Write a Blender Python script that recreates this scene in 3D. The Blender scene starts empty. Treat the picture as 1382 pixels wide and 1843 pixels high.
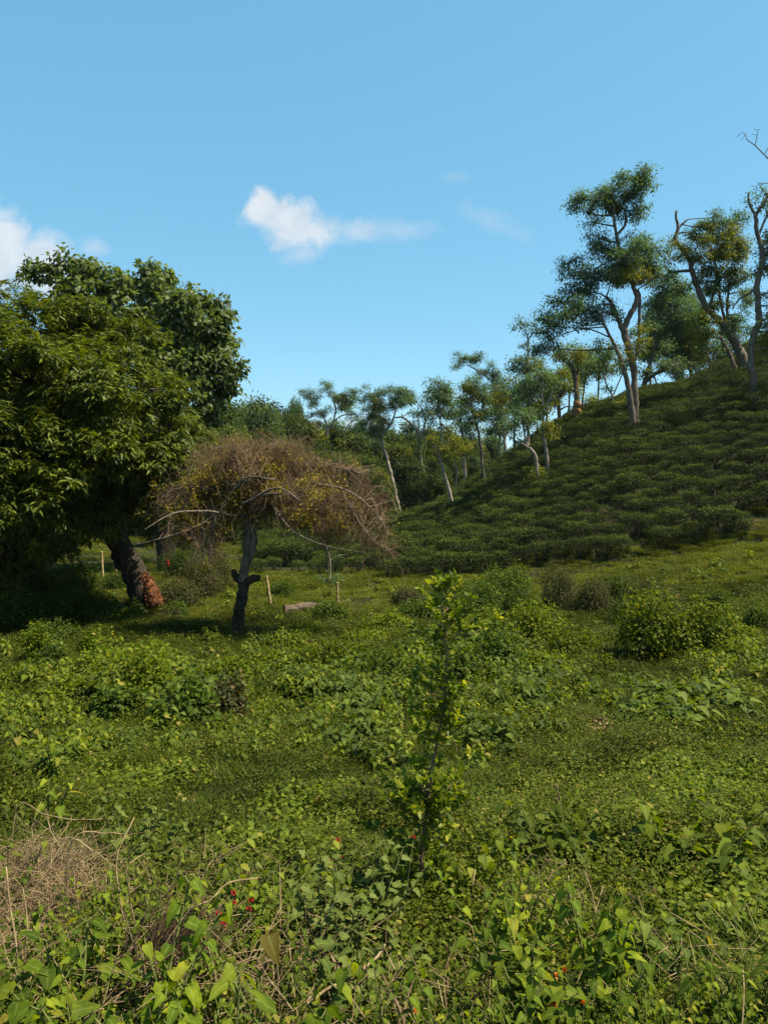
import bpy, math, random
import numpy as np
from mathutils import Vector

# ------------------------------------------------------------------ camera, sky, sun, exposure
scene = bpy.context.scene
LINK = scene.collection.objects.link
F, CX, HY = 1386.0, 691.0, 890.0          # focal length and horizon of the photograph, in its pixels
cam_d = bpy.data.cameras.new("camera")
cam = bpy.data.objects.new("camera", cam_d)
LINK(cam)
cam.location = (0, 0, 0)
cam.rotation_euler = (math.radians(90), 0, 0)
cam_d.sensor_width = 36
cam_d.lens = 36 * F / 1843
cam_d.shift_y = -(921.5 - HY) / 1843
cam_d.clip_start = 0.05
cam_d.clip_end = 8000
scene.camera = cam

SUN_EL, SUN_AZ = math.radians(62), math.radians(-10)   # azimuth from +x towards +y (away from the viewer)
sun_dir = Vector((math.cos(SUN_EL) * math.cos(SUN_AZ), math.cos(SUN_EL) * math.sin(SUN_AZ), math.sin(SUN_EL)))
sd = bpy.data.lights.new("sun", 'SUN')
sd.energy = 5.0
sd.angle = math.radians(0.5)
sd.color = (1.0, 0.92, 0.74)
sun = bpy.data.objects.new("sun", sd)
LINK(sun)
sun.rotation_euler = sun_dir.to_track_quat('Z', 'Y').to_euler()

scene.view_settings.view_transform = 'Standard'
scene.view_settings.look = 'None'
scene.view_settings.exposure = 1.3
scene.view_settings.gamma = 1.0
scene.cycles.max_bounces = 6
scene.cycles.diffuse_bounces = 2
scene.cycles.glossy_bounces = 2
scene.cycles.transmission_bounces = 3
scene.cycles.transparent_max_bounces = 4

world = bpy.data.worlds.new("World")
scene.world = world
world.use_nodes = True


def build_world():
    nt = world.node_tree
    nt.nodes.clear()
    N, K = nt.nodes, nt.links

    def math_(op, a, b=None, c=None, clamp=False):
        n = N.new('ShaderNodeMath')
        n.operation = op
        n.use_clamp = clamp
        for i, v in enumerate((a, b, c)):
            if v is None:
                continue
            if isinstance(v, (int, float)):
                n.inputs[i].default_value = v
            else:
                K.new(v, n.inputs[i])
        return n.outputs[0]

    out = N.new('ShaderNodeOutputWorld')
    bg = N.new('ShaderNodeBackground')
    bg.inputs[1].default_value = 0.077
    sky = N.new('ShaderNodeTexSky')
    sky.sky_type = 'NISHITA'
    sky.sun_disc = False
    sky.sun_elevation = SUN_EL
    sky.sun_rotation = math.pi / 2 - SUN_AZ
    sky.air_density = 1.0
    sky.dust_density = 0.2
    sky.ozone_density = 1.6
    hs = N.new('ShaderNodeHueSaturation')
    hs.inputs['Hue'].default_value = SKY_HUE
    hs.inputs['Saturation'].default_value = SKY_SAT
    hs.inputs['Value'].default_value = SKY_VAL
    K.new(sky.outputs[0], hs.inputs['Color'])
    flat = N.new('ShaderNodeMixRGB')
    flat.inputs[0].default_value = 0.50
    flat.inputs[2].default_value = SKY_FLAT
    K.new(hs.outputs[0], flat.inputs[1])
    tc = N.new('ShaderNodeTexCoord')
    sep = N.new('ShaderNodeSeparateXYZ')
    K.new(tc.outputs['Generated'], sep.inputs[0])
    y = math_('MAXIMUM', sep.outputs[1], 0.05)
    u = math_('DIVIDE', sep.outputs[0], y)
    v = math_('DIVIDE', sep.outputs[2], y)
    cmb = N.new('ShaderNodeCombineXYZ')
    K.new(u, cmb.inputs[0]); K.new(v, cmb.inputs[1])
    nz = N.new('ShaderNodeTexNoise')
    nz.inputs['Scale'].default_value = 20
    nz.inputs['Detail'].default_value = 9
    nz.inputs['Roughness'].default_value = 0.66
    nz.inputs['Distortion'].default_value = 0.4
    K.new(cmb.outputs[0], nz.inputs['Vector'])
    noise = math_('SUBTRACT', nz.outputs[0], 0.5)
    total = None
    for (px, py, rx, ry, tilt, opac, soft, amp) in CLOUDS:
        du = math_('SUBTRACT', u, (px - CX) / F)
        dv = math_('SUBTRACT', v, (HY - py) / F)
        c, s = math.cos(tilt), math.sin(tilt)
        a = math_('DIVIDE', math_('ADD', math_('MULTIPLY', du, c), math_('MULTIPLY', dv, s)), rx / F)
        b = math_('DIVIDE', math_('SUBTRACT', math_('MULTIPLY', dv, c), math_('MULTIPLY', du, s)), ry / F)
        r = math_('SQRT', math_('ADD', math_('MULTIPLY', a, a), math_('MULTIPLY', b, b)))
        m = math_('ADD', math_('SUBTRACT', 1.0, r), math_('MULTIPLY', noise, amp))
        m = math_('DIVIDE', m, soft, clamp=True)
        m = math_('SMOOTH_MIN', m, 1.0, 0.3)
        m = math_('MULTIPLY', m, opac)
        total = m if total is None else math_('MAXIMUM', total, m)
    front = math_('GREATER_THAN', sep.outputs[1], 0.06)
    total = math_('MULTIPLY', total, front, clamp=True)
    mix = N.new('ShaderNodeMixRGB')
    K.new(total, mix.inputs[0])
    K.new(flat.outputs[0], mix.inputs[1])
    nz2 = N.new('ShaderNodeTexNoise')
    nz2.inputs['Scale'].default_value = 34
    nz2.inputs['Detail'].default_value = 7
    nz2.inputs['Roughness'].default_value = 0.6
    K.new(cmb.outputs[0], nz2.inputs['Vector'])
    cc = N.new('ShaderNodeMixRGB')
    cc.inputs[1].default_value = (3.35, 3.85, 4.35, 1)
    cc.inputs[2].default_value = (4.45, 4.7, 4.95, 1)
    K.new(math_('MULTIPLY', math_('SUBTRACT', nz2.outputs[0], 0.3), 2.4, clamp=True), cc.inputs[0])
    K.new(cc.outputs[0], mix.inputs[2])
    K.new(mix.outputs[0], bg.inputs[0])
    K.new(bg.outputs[0], out.inputs[0])


SKY_HUE, SKY_SAT, SKY_VAL = 0.485, 1.05, 1.12
SKY_FLAT = (0.78, 2.80, 4.10, 1)
# (px, py, rx, ry, tilt, opacity, softness, ragged)
CLOUDS = [
    (520, 400, 95, 52, -0.25, 0.95, 0.6, 2.0),
    (472, 375, 40, 42, 0.0, 1.0, 0.45, 1.7),
    (575, 412, 66, 40, -0.15, 0.9, 0.75, 2.1),
    (640, 416, 70, 26, 0.0, 0.55, 0.9, 1.7),
    (705, 415, 105, 26, 0.03, 0.34, 1.1, 3.2),
    (545, 455, 50, 22, 0.2, 0.45, 0.9, 1.6),
    (885, 398, 110, 22, -0.45, 0.24, 1.2, 4.2),
    (815, 320, 35, 14, 0.1, 0.18, 1.0, 2.2),
    (-20, 450, 105, 95, -0.35, 1.0, 0.5, 1.5),
    (60, 480, 105, 75, -0.2, 0.9, 0.7, 1.7),
    (170, 445, 34, 24, 0.0, 0.5, 0.9, 1.8),
    (160, 478, 40, 16, 0.0, 0.75, 0.9, 1.8),
    (620, 775, 80, 40, 0.0, 0.7, 0.9, 1.4),
]
build_world()

# ------------------------------------------------------------------ helpers
R0 = np.random.default_rng(11)


def W(px, py, d):
    """Photograph pixel at depth d -> world point."""
    return np.array([(px - CX) / F * d, d, -(py - HY) / F * d])


def unit(a):
    return a / np.maximum(np.linalg.norm(a, axis=-1, keepdims=True), 1e-9)


class MB:
    def __init__(self):
        self.v, self.f, self.n = [], [], 0      # faces: (array MxK, material)
        self.rib = {}

    def add(self, v, faces, mat=0):
        v = np.asarray(v, dtype=np.float32).reshape(-1, 3)
        for f in faces:
            self.f.append((np.asarray(f, dtype=np.int32) + self.n, mat))
        self.v.append(v)
        self.n += len(v)

    def ribs(self, start, arr):
        self.rib[start] = arr

    def mesh(self, name, mats, origin=None, smooth=False):
        v = np.concatenate(self.v) if self.v else np.zeros((0, 3), np.float32)
        if origin is not None:
            v = v - np.asarray(origin, dtype=np.float32)
        me = bpy.data.meshes.new(name)
        me.vertices.add(len(v))
        me.vertices.foreach_set('co', v.ravel())
        tot = [np.full(len(f), f.shape[1], np.int32) for f, m in self.f]
        tot = np.concatenate(tot)
        idx = np.concatenate([f.ravel() for f, m in self.f])
        mi = np.concatenate([np.full(len(f), m, np.int32) for f, m in self.f])
        me.loops.add(len(idx))
        me.loops.foreach_set('vertex_index', idx)
        me.polygons.add(len(tot))
        st = np.concatenate([[0], np.cumsum(tot)[:-1]]).astype(np.int32)
        me.polygons.foreach_set('loop_start', st)
        me.polygons.foreach_set('loop_total', tot)
        me.polygons.foreach_set('material_index', mi)
        if smooth:
            me.polygons.foreach_set('use_smooth', np.ones(len(tot), dtype=bool))
        if self.rib:
            full = np.zeros((len(v), 3), np.float32)
            for st_, arr in self.rib.items():
                full[st_:st_ + len(arr)] = arr
            at = me.attributes.new('rib', 'FLOAT_VECTOR', 'POINT')
            at.data.foreach_set('vector', full.ravel())
        for m in (mats if isinstance(mats, (list, tuple)) else [mats]):
            me.materials.append(m)
        me.update(calc_edges=True)
        return me


def obj(name, me, parent=None, loc=(0, 0, 0)):
    o = bpy.data.objects.new(name, me)
    LINK(o)
    o.location = loc
    if parent is not None:
        o.parent = parent
    return o


def tag(o, label=None, cat=None, group=None, kind=None):
    for k, v in (('label', label), ('category', cat), ('group', group), ('kind', kind)):
        if v:
            o[k] = v
    return o


def empty(name, loc, label, cat, group=None):
    o = obj(name, None, loc=loc)
    o.empty_display_size = 0.3
    return tag(o, label, cat, group)


def copy_tree(o, loc, rz=0.0, scl=1.0, label=None):
    c = o.copy()
    LINK(c)
    c.location = loc
    c.rotation_euler = (0, 0, rz)
    c.scale = (scl, scl, scl)
    if label:
        c['label'] = label
    for ch in list(o.children):
        k = ch.copy()
        LINK(k)
        k.parent = c
    return c


def leaves(mb, P, D, N, L, Wd, stations=None, fold=0.25, droop=0.15, mat=0):
    """Leaf blades. stations: [(t, w)] between base and tip; None = a folded diamond."""
    n = len(P)
    jr = np.random.default_rng(n)
    L = np.broadcast_to(np.asarray(L, float), (n,))[:, None]
    Wd = np.broadcast_to(np.asarray(Wd, float), (n,))[:, None]
    D = unit(D)
    S = unit(np.cross(D, N))
    N = np.cross(S, D)
    if stations is None:
        c = P + D * L * 0.45 - N * droop * L * 0.2
        off = S * Wd * 0.5
        up = N * fold * Wd * 0.5
        tip = P + D * L - N * droop * L
        V = np.stack([P, c + off + up, tip, c - off + up], 1)
        b = np.arange(n)[:, None] * 4
        mb.add(V, [b + np.array([[0, 1, 2, 3]])], mat)
        return
    cols = [P]
    for t, w in stations:
        c = P + D * L * t - N * droop * L * t * t
        a, b = jr.uniform(.9, 1.1, (n, 1)), jr.uniform(.9, 1.1, (n, 1))
        off, up = S * Wd * 0.5 * w, N * fold * Wd * 0.5 * w
        cols += [c + (off + up) * a, c, c + (up - off) * b]
    cols.append(P + D * L - N * droop * L)
    V = np.stack(cols, 1)
    k = len(stations)
    m = 3 * k + 2
    b = np.arange(n)[:, None] * m
    tri, quad = [], []
    tri += [[0, 1, 2], [0, 2, 3]]
    for i in range(k - 1):
        a, c = 1 + 3 * i, 4 + 3 * i
        quad += [[a, c, c + 1, a + 1], [a + 1, c + 1, c + 2, a + 2]]
    a = 1 + 3 * (k - 1)
    tri += [[a, m - 1, a + 1], [a + 1, m - 1, a + 2]]
    T = (b[:, None, :] + np.array(tri)[None]).reshape(-1, 3)
    fs = [T]
    if quad:
        fs.append((b[:, None, :] + np.array(quad)[None]).reshape(-1, 4))
    lay = [(1, 0, 1)]
    for t, w in stations:
        lay += [(0, t, 1), (1, t, 1), (0, t, 1)]
    lay.append((1, 1, 1))
    mb.ribs(mb.n, np.tile(np.array(lay, np.float32), (n, 1)))
    mb.add(V, fs, mat)


HEART = [(-0.07, 0.60), (0.10, 1.0), (0.34, 0.86), (0.62, 0.50), (0.84, 0.20)]
LOBED = [(-0.08, 0.55), (0.08, 1.0), (0.24, 0.72), (0.40, 0.92), (0.58, 0.50), (0.74, 0.50), (0.88, 0.16)]
OVAL = [(0.2, 0.75), (0.5, 1.0), (0.8, 0.6)]
LANCE = [(0.25, 0.8), (0.6, 0.95)]


def tubes(mb, P, Rd, sides=3, mat=0, cap=False):
    """P: (M,K,3) centre lines, Rd: (M,K) radii."""
    P = np.asarray(P, float)
    Rd = np.asarray(Rd, float)
    M, K, _ = P.shape
    T = np.empty_like(P)
    T[:, 1:-1] = P[:, 2:] - P[:, :-2]
    T[:, 0] = P[:, 1] - P[:, 0]
    T[:, -1] = P[:, -1] - P[:, -2]
    T = unit(T)
    ref = np.array([0.31, 0.93, 0.17])
    A = unit(np.cross(T, ref))
    B = np.cross(T, A)
    ang = np.arange(sides) / sides * 2 * math.pi
    V = P[:, :, None] + Rd[:, :, None, None] * (np.cos(ang)[None, None, :, None] * A[:, :, None] + np.sin(ang)[None, None, :, None] * B[:, :, None])
    base = np.arange(M)[:, None, None] * (K * sides)
    k = np.arange(K - 1)[None, :, None] * sides
    s = np.arange(sides)[None, None, :]
    s2 = (s + 1) % sides
    q = np.stack([base + k + s, base + k + s2, base + k + sides + s2, base + k + sides + s], -1).reshape(-1, 4)
    fs = [q]
    if cap:
        fs.append((np.arange(M)[:, None] * K * sides + (K - 1) * sides + np.arange(sides)[None]))
    mb.add(V, fs, mat)


def spline(pts, k):
    """Resample a polyline (with radius as 4th column) smoothly to k points."""
    pts = np.asarray(pts, float)
    n = len(pts)
    if n == 2:
        t = np.linspace(0, 1, k)[:, None]
        return pts[0] * (1 - t) + pts[1] * t
    seg = np.concatenate([[0], np.cumsum(np.linalg.norm(np.diff(pts[:, :3], axis=0), axis=1))])
    q = np.linspace(0, seg[-1], k)
    ext = np.vstack([2 * pts[0] - pts[1], pts, 2 * pts[-1] - pts[-2]])
    i = np.clip(np.searchsorted(seg, q, 'right') - 1, 0, n - 2)
    t = ((q - seg[i]) / np.maximum(seg[i + 1] - seg[i], 1e-9))[:, None]
    p0, p1, p2, p3 = ext[i], ext[i + 1], ext[i + 2], ext[i + 3]
    out = 0.5 * (2 * p1 + (p2 - p0) * t + (2 * p0 - 5 * p1 + 4 * p2 - p3) * t ** 2 + (3 * p1 - p0 - 3 * p2 + p3) * t ** 3)
    out[:, 3:] = np.maximum(out[:, 3:], 0.002)
    return out


def limb(mb, pts, k=None, sides=8, mat=0, rng=R0, wob=0.12, cap=True):
    s = spline(pts, k or max(6, 5 * len(pts)))
    jit = rng.normal(0, 1, (len(s), 3)) * s[:, 3:4] * wob
    jit[0] = 0
    s[:, :3] += jit
    s[:, 3] *= 1 + rng.normal(0, 0.06, len(s))
    tubes(mb, s[None, :, :3], s[None, :, 3], sides, mat, cap)
    return s


def rnd_dir(rng, n):
    return unit(rng.normal(0, 1, (n, 3)))


# ------------------------------------------------------------------ materials
ALB = 0.74
FULL = {'mango_leaves', 'broad_leaves', 'feathery_leaves', 'yellow_green_leaves', 'fresh_leaves', 'yellow_leaves', 'sapling_tips', 'sapling_leaves', 'dead_leaves'}


def ramp_leaf(name, cols, trans=0.35, rough=0.5, spec=0.35, tcol=None, objvar=0.0, noise=None, veins=False):
    m = bpy.data.materials.new(name)
    m.use_nodes = True
    nt = m.node_tree
    nt.nodes.clear()
    N, K = nt.nodes, nt.links
    out = N.new('ShaderNodeOutputMaterial')
    geo = N.new('ShaderNodeNewGeometry')
    cr = N.new('ShaderNodeValToRGB')
    el = cr.color_ramp.elements
    while len(el) < len(cols):
        el.new(0.5)
    for i, (p, c) in enumerate(cols):
        el[i].position = p
        el[i].color = (*[q * (ALB if name in FULL else ALB * 0.87) for q in c], 1)
    K.new(geo.outputs['Random Per Island'], cr.inputs[0])
    col = cr.outputs[0]
    if noise:
        tcn = N.new('ShaderNodeTexCoord')
        nz = N.new('ShaderNodeTexNoise')
        nz.inputs['Scale'].default_value = noise[0]
        nz.inputs['Detail'].default_value = 3
        K.new(geo.outputs['Position'], nz.inputs['Vector'])
        mr = N.new('ShaderNodeMapRange')
        mr.inputs[1].default_value = 0.38
        mr.inputs[2].default_value = 0.62
        K.new(nz.outputs[0], mr.inputs[0])
        mx = N.new('ShaderNodeMixRGB')
        mx.blend_type = 'MULTIPLY'
        mx.inputs[2].default_value = (*noise[1], 1)
        K.new(mr.outputs[0], mx.inputs[0])
        K.new(col, mx.inputs[1])
        col = mx.outputs[0]
    if veins:
        an = N.new('ShaderNodeAttribute')
        an.attribute_name = 'rib'
        sx = N.new('ShaderNodeSeparateXYZ')
        K.new(an.outputs['Vector'], sx.inputs[0])

        def mt(op, a, b):
            q = N.new('ShaderNodeMath')
            q.operation = op
            for i, v in enumerate((a, b)):
                if isinstance(v, (int, float)):
                    q.inputs[i].default_value = v
                else:
                    K.new(v, q.inputs[i])
            return q.outputs[0]
        mid = mt('POWER', sx.outputs[0], 9)
        ph = mt('ADD', mt('MULTIPLY', sx.outputs[1], 44), mt('MULTIPLY', sx.outputs[0], 22))
        side = mt('POWER', mt('MAXIMUM', mt('SINE', ph, 0), 0.001), 6)
        fac = mt('MULTIPLY', mt('MAXIMUM', mid, mt('MULTIPLY', side, 0.55)), mt('MULTIPLY', sx.outputs[2], 0.45))
        vm = N.new('ShaderNodeMixRGB')
        vm.inputs[2].default_value = (0.22, 0.25, 0.06, 1)
        K.new(fac, vm.inputs[0])
        K.new(col, vm.inputs[1])
        col = vm.outputs[0]
    if objvar:
        oi = N.new('ShaderNodeObjectInfo')
        mr = N.new('ShaderNodeMapRange')
        mr.inputs[3].default_value = 1 - objvar
        mr.inputs[4].default_value = 1 + objvar
        K.new(oi.outputs['Random'], mr.inputs[0])
        hv = N.new('ShaderNodeHueSaturation')
        K.new(mr.outputs[0], hv.inputs['Value'])
        K.new(col, hv.inputs['Color'])
        col = hv.outputs[0]
    pr = N.new('ShaderNodeBsdfPrincipled')
    K.new(col, pr.inputs['Base Color'])
    pr.inputs['Roughness'].default_value = min(rough + 0.12, 1)
    pr.inputs['Specular IOR Level'].default_value = spec * 0.4
    tr = N.new('ShaderNodeBsdfTranslucent')
    mx = N.new('ShaderNodeMixRGB')
    mx.blend_type = 'MULTIPLY'
    mx.inputs[0].default_value = 1
    mx.inputs[2].default_value = (*(tcol or (1.7, 1.65, 0.35)), 1)
    K.new(col, mx.inputs[1])
    K.new(mx.outputs[0], tr.inputs[0])
    ms = N.new('ShaderNodeMixShader')
    ms.inputs[0].default_value = trans
    K.new(pr.outputs[0], ms.inputs[1])
    K.new(tr.outputs[0], ms.inputs[2])
    K.new(ms.outputs[0], out.inputs[0])
    return m


def rough_mat(name, c1, c2, scale=6, rough=0.9, stretch=(1, 1, 1), bump=0.4, c3=None):
    m = bpy.data.materials.new(name)
    m.use_nodes = True
    nt = m.node_tree
    N, K = nt.nodes, nt.links
    pr = N['Principled BSDF']
    pr.inputs['Roughness'].default_value = rough
    pr.inputs['Specular IOR Level'].default_value = 0.06
    geo = N.new('ShaderNodeNewGeometry')
    mp = N.new('ShaderNodeMapping')
    mp.inputs['Scale'].default_value = stretch
    K.new(geo.outputs['Position'], mp.inputs[0])
    nz = N.new('ShaderNodeTexNoise')
    nz.inputs['Scale'].default_value = scale
    nz.inputs['Detail'].default_value = 6
    nz.inputs['Roughness'].default_value = 0.65
    K.new(mp.outputs[0], nz.inputs['Vector'])
    cr = N.new('ShaderNodeValToRGB')
    cr.color_ramp.elements[0].position = 0.35
    cr.color_ramp.elements[0].color = (*[q * 0.8 for q in c1], 1)
    cr.color_ramp.elements[1].position = 0.65
    cr.color_ramp.elements[1].color = (*[q * 0.8 for q in c2], 1)
    if c3:
        e = cr.color_ramp.elements.new(0.5)
        e.color = (*[q * 0.8 for q in c3], 1)
    K.new(nz.outputs[0], cr.inputs[0])
    K.new(cr.outputs[0], pr.inputs['Base Color'])
    bp = N.new('ShaderNodeBump')
    bp.inputs['Strength'].default_value = bump
    bp.inputs['Distance'].default_value = 0.05
    K.new(nz.outputs[0], bp.inputs['Height'])
    K.new(bp.outputs[0], pr.inputs['Normal'])
    return m


M = {}
M['ground'] = rough_mat('meadow_soil', (0.020, 0.022, 0.007), (0.060, 0.044, 0.024), 2.2, c3=(0.026, 0.032, 0.009))
M['dirt'] = rough_mat('bare_dirt', (0.15, 0.10, 0.05), (0.10, 0.10, 0.035), 3.0)
M['bark_pale'] = rough_mat('pale_bark', (0.16, 0.125, 0.095), (0.42, 0.35, 0.28), 5, stretch=(3, 3, 0.8))
M['bark_mid'] = rough_mat('brown_bark', (0.055, 0.042, 0.032), (0.24, 0.185, 0.14), 5, stretch=(4, 4, 0.8))
M['bark_dark'] = rough_mat('dark_bark', (0.010, 0.008, 0.006), (0.085, 0.064, 0.046), 9, stretch=(3, 3, 0.7), bump=0.9)
M['bark_red'] = rough_mat('orange_bark', (0.20, 0.09, 0.035), (0.36, 0.19, 0.08), 6, stretch=(4, 4, 0.9))
M['termite'] = rough_mat('termite_earth', (0.040, 0.019, 0.012), (0.22, 0.085, 0.032), 9, bump=1.0)
M['twig_brown'] = rough_mat('brown_twigs', (0.11, 0.068, 0.040), (0.25, 0.170, 0.100), 2.0)
M['twig_dry'] = rough_mat('dry_stems', (0.13, 0.085, 0.040), (0.34, 0.25, 0.135), 14.0)
M['twig_dark'] = rough_mat('tea_stems', (0.025, 0.02, 0.014), (0.075, 0.06, 0.045), 6.0)
M['stem_green'] = rough_mat('green_stems', (0.07, 0.10, 0.02), (0.16, 0.15, 0.05), 18.0)
M['bamboo'] = rough_mat('bamboo', (0.33, 0.21, 0.09), (0.50, 0.36, 0.19), 4.0, rough=0.6)
M['stone'] = rough_mat('weathered_stone', (0.10, 0.08, 0.065), (0.34, 0.29, 0.25), 3.0)
M['log'] = rough_mat('log_wood', (0.045, 0.03, 0.022), (0.20, 0.15, 0.11), 4.0, stretch=(0.6, 3, 3))
M['litter'] = ramp_leaf('dead_leaves', [(0.0, (0.24, 0.10, 0.06)), (0.5, (0.36, 0.22, 0.15)), (1.0, (0.50, 0.38, 0.29))], 0.1, 0.8, 0.1)
M['white'] = rough_mat('white_plastic', (0.65, 0.68, 0.75), (0.80, 0.82, 0.85), 8, rough=0.5, bump=0.1)
M['red_cloth'] = rough_mat('red_cloth', (0.20, 0.02, 0.012), (0.34, 0.04, 0.02), 8)
M['teal'] = rough_mat('teal_cloth', (0.02, 0.07, 0.10), (0.03, 0.11, 0.15), 6)
M['tin'] = rough_mat('blue_tin', (0.30, 0.45, 0.60), (0.45, 0.58, 0.72), 2, rough=0.5)

M['mango'] = ramp_leaf('mango_leaves', [(0.0, (0.030, 0.048, 0.006)), (0.6, (0.085, 0.115, 0.010)), (1.0, (0.19, 0.21, 0.020))], 0.30, 0.38, 0.5)
M['broad'] = ramp_leaf('broad_leaves', [(0.0, (0.045, 0.075, 0.026)), (0.6, (0.105, 0.145, 0.038)), (1.0, (0.20, 0.22, 0.060))], 0.42, 0.38, 0.6, tcol=(1.5, 1.6, .6))
M['teal_leaf'] = ramp_leaf('feathery_leaves', [(0.0, (0.045, 0.090, 0.050)), (0.7, (0.095, 0.155, 0.064)), (1.0, (0.19, 0.215, 0.070))], 0.42, 0.5, 0.3, tcol=(1.5, 1.6, .7))
M['yg_leaf'] = ramp_leaf('yellow_green_leaves', [(0.0, (0.085, 0.115, 0.014)), (0.6, (0.150, 0.170, 0.016)), (1.0, (0.26, 0.24, 0.024))], 0.38, 0.5, 0.3)
M['wood'] = ramp_leaf('woodland_leaves', [(0.0, (0.030, 0.056, 0.016)), (0.6, (0.062, 0.095, 0.020)), (1.0, (0.12, 0.145, 0.028))], 0.3, 0.5, 0.3, objvar=0.3)
M['tea'] = ramp_leaf('tea_leaves', [(0.0, (0.014, 0.028, 0.005)), (0.65, (0.034, 0.056, 0.008)), (1.0, (0.080, 0.105, 0.014))], 0.12, 0.5, 0.25, objvar=0.3)
M['tea_flush'] = ramp_leaf('young_tea_leaves', [(0.0, (0.032, 0.056, 0.006)), (0.65, (0.072, 0.104, 0.010)), (1.0, (0.16, 0.19, 0.020))], 0.2, 0.5, 0.25, objvar=0.35)
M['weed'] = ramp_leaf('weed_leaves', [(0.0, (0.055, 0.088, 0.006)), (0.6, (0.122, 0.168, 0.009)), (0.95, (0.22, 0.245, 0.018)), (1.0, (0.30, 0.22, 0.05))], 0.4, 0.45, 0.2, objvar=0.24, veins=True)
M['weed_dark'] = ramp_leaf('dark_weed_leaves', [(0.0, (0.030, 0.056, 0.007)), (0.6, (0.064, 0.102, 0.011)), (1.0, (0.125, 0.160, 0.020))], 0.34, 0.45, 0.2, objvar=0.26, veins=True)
M['fresh'] = ramp_leaf('fresh_leaves', [(0.0, (0.055, 0.095, 0.006)), (0.55, (0.130, 0.180, 0.009)), (0.94, (0.27, 0.29, 0.016)), (1.0, (0.34, 0.24, 0.04))], 0.40, 0.5, 0.15, objvar=0.25, noise=(45, (.58, .66, .62)), veins=True)
M['cover'] = ramp_leaf('creeper_leaves', [(0.0, (0.034, 0.050, 0.004)), (0.55, (0.076, 0.100, 0.008)), (0.9, (0.15, 0.165, 0.015)), (1.0, (0.22, 0.16, 0.055))], 0.22, 0.5, 0.15, objvar=0.35, noise=(0.6, (0.52, 0.55, 0.46)))
M['turf'] = ramp_leaf('turf_leaves', [(0.0, (0.062, 0.082, 0.006)), (0.6, (0.130, 0.150, 0.011)), (0.94, (0.21, 0.205, 0.02)), (1.0, (0.28, 0.20, 0.07))], 0.28, 0.5, 0.15, objvar=0.25, noise=(0.5, (0.66, 0.68, 0.6)))
M['grass'] = ramp_leaf('grass_blades', [(0.0, (0.055, 0.085, 0.008)), (0.7, (0.115, 0.150, 0.015)), (0.9, (0.20, 0.20, 0.04)), (1.0, (0.38, 0.30, 0.14))], 0.34, 0.5, 0.2, objvar=0.25)
M['scrub'] = ramp_leaf('scrub_leaves', [(0.0, (0.035, 0.055, 0.014)), (0.6, (0.070, 0.080, 0.022)), (0.8, (0.12, 0.10, 0.04)), (1.0, (0.19, 0.13, 0.065))], 0.3, 0.6, 0.2)
M['yellow_leaf'] = ramp_leaf('yellow_leaves', [(0.0, (0.11, 0.10, 0.012)), (0.6, (0.22, 0.175, 0.02)), (1.0, (0.36, 0.26, 0.035))], 0.35, 0.55, 0.2)
M['brown_leaf'] = ramp_leaf('rusty_leaves', [(0.0, (0.10, 0.055, 0.028)), (0.6, (0.17, 0.095, 0.05)), (1.0, (0.26, 0.16, 0.09))], 0.25, 0.7, 0.1)
M['sap_dark'] = ramp_leaf('sapling_leaves', [(0.0, (0.055, 0.095, 0.007)), (0.6, (0.12, 0.165, 0.009)), (1.0, (0.23, 0.26, 0.016))], 0.46, 0.35, 0.4)
M['sap_tip'] = ramp_leaf('sapling_tips', [(0.0, (0.18, 0.20, 0.012)), (0.7, (0.30, 0.31, 0.02)), (1.0, (0.50, 0.46, 0.05))], 0.45, 0.35, 0.5)
M['grey_leaf'] = ramp_leaf('greyish_leaves', [(0.0, (0.085, 0.12, 0.020)), (0.6, (0.14, 0.175, 0.034)), (1.0, (0.22, 0.245, 0.065))], 0.34, 0.6, 0.2, noise=(60, (.72, .76, .7)), veins=True)
M['flower_red'] = ramp_leaf('red_petals', [(0.0, (0.42, 0.03, 0.02)), (1.0, (0.60, 0.10, 0.05))], 0.3, 0.6, 0.2, tcol=(1, .5, .5))
M['flower_orange'] = ramp_leaf('orange_petals', [(0.0, (0.70, 0.17, 0.015)), (1.0, (0.85, 0.30, 0.03))], 0.3, 0.6, 0.2, tcol=(1, .7, .4))
M['flower_yellow'] = ramp_leaf('yellow_petals', [(0.0, (0.75, 0.62, 0.12)), (1.0, (0.85, 0.80, 0.35))], 0.3, 0.6, 0.2, tcol=(1, .9, .5))
M['brown_big'] = ramp_leaf('withered_leaf', [(0.0, (0.10, 0.075, 0.012)), (1.0, (0.16, 0.11, 0.02))], 0.3, 0.5, 0.3, veins=True)

# ------------------------------------------------------------------ terrain
PROF_D = [-3000, -5, 2, 4, 7, 10, 15, 20, 28, 36, 60, 100, 200, 3000]
PROF_Z = [-1.5, -1.5, -1.62, -2.0, -2.5, -2.85, -3.2, -3.42, -3.2, -3.15, -2.7, -1.5, 0.5, 2.0]
RIDGE_PX = [600, 690, 730, 800, 880, 960, 1040, 1150, 1240, 1320, 1382, 1500, 1700, 2300]
RIDGE_PY = [985, 962, 942, 916, 861, 805, 757, 724, 706, 667, 628, 580, 560, 600]
D0, D1 = 28.5, 64.0


def sstep(a, b, x):
    t = np.clip((x - a) / (b - a), 0, 1)
    return t * t * (3 - 2 * t)


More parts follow.
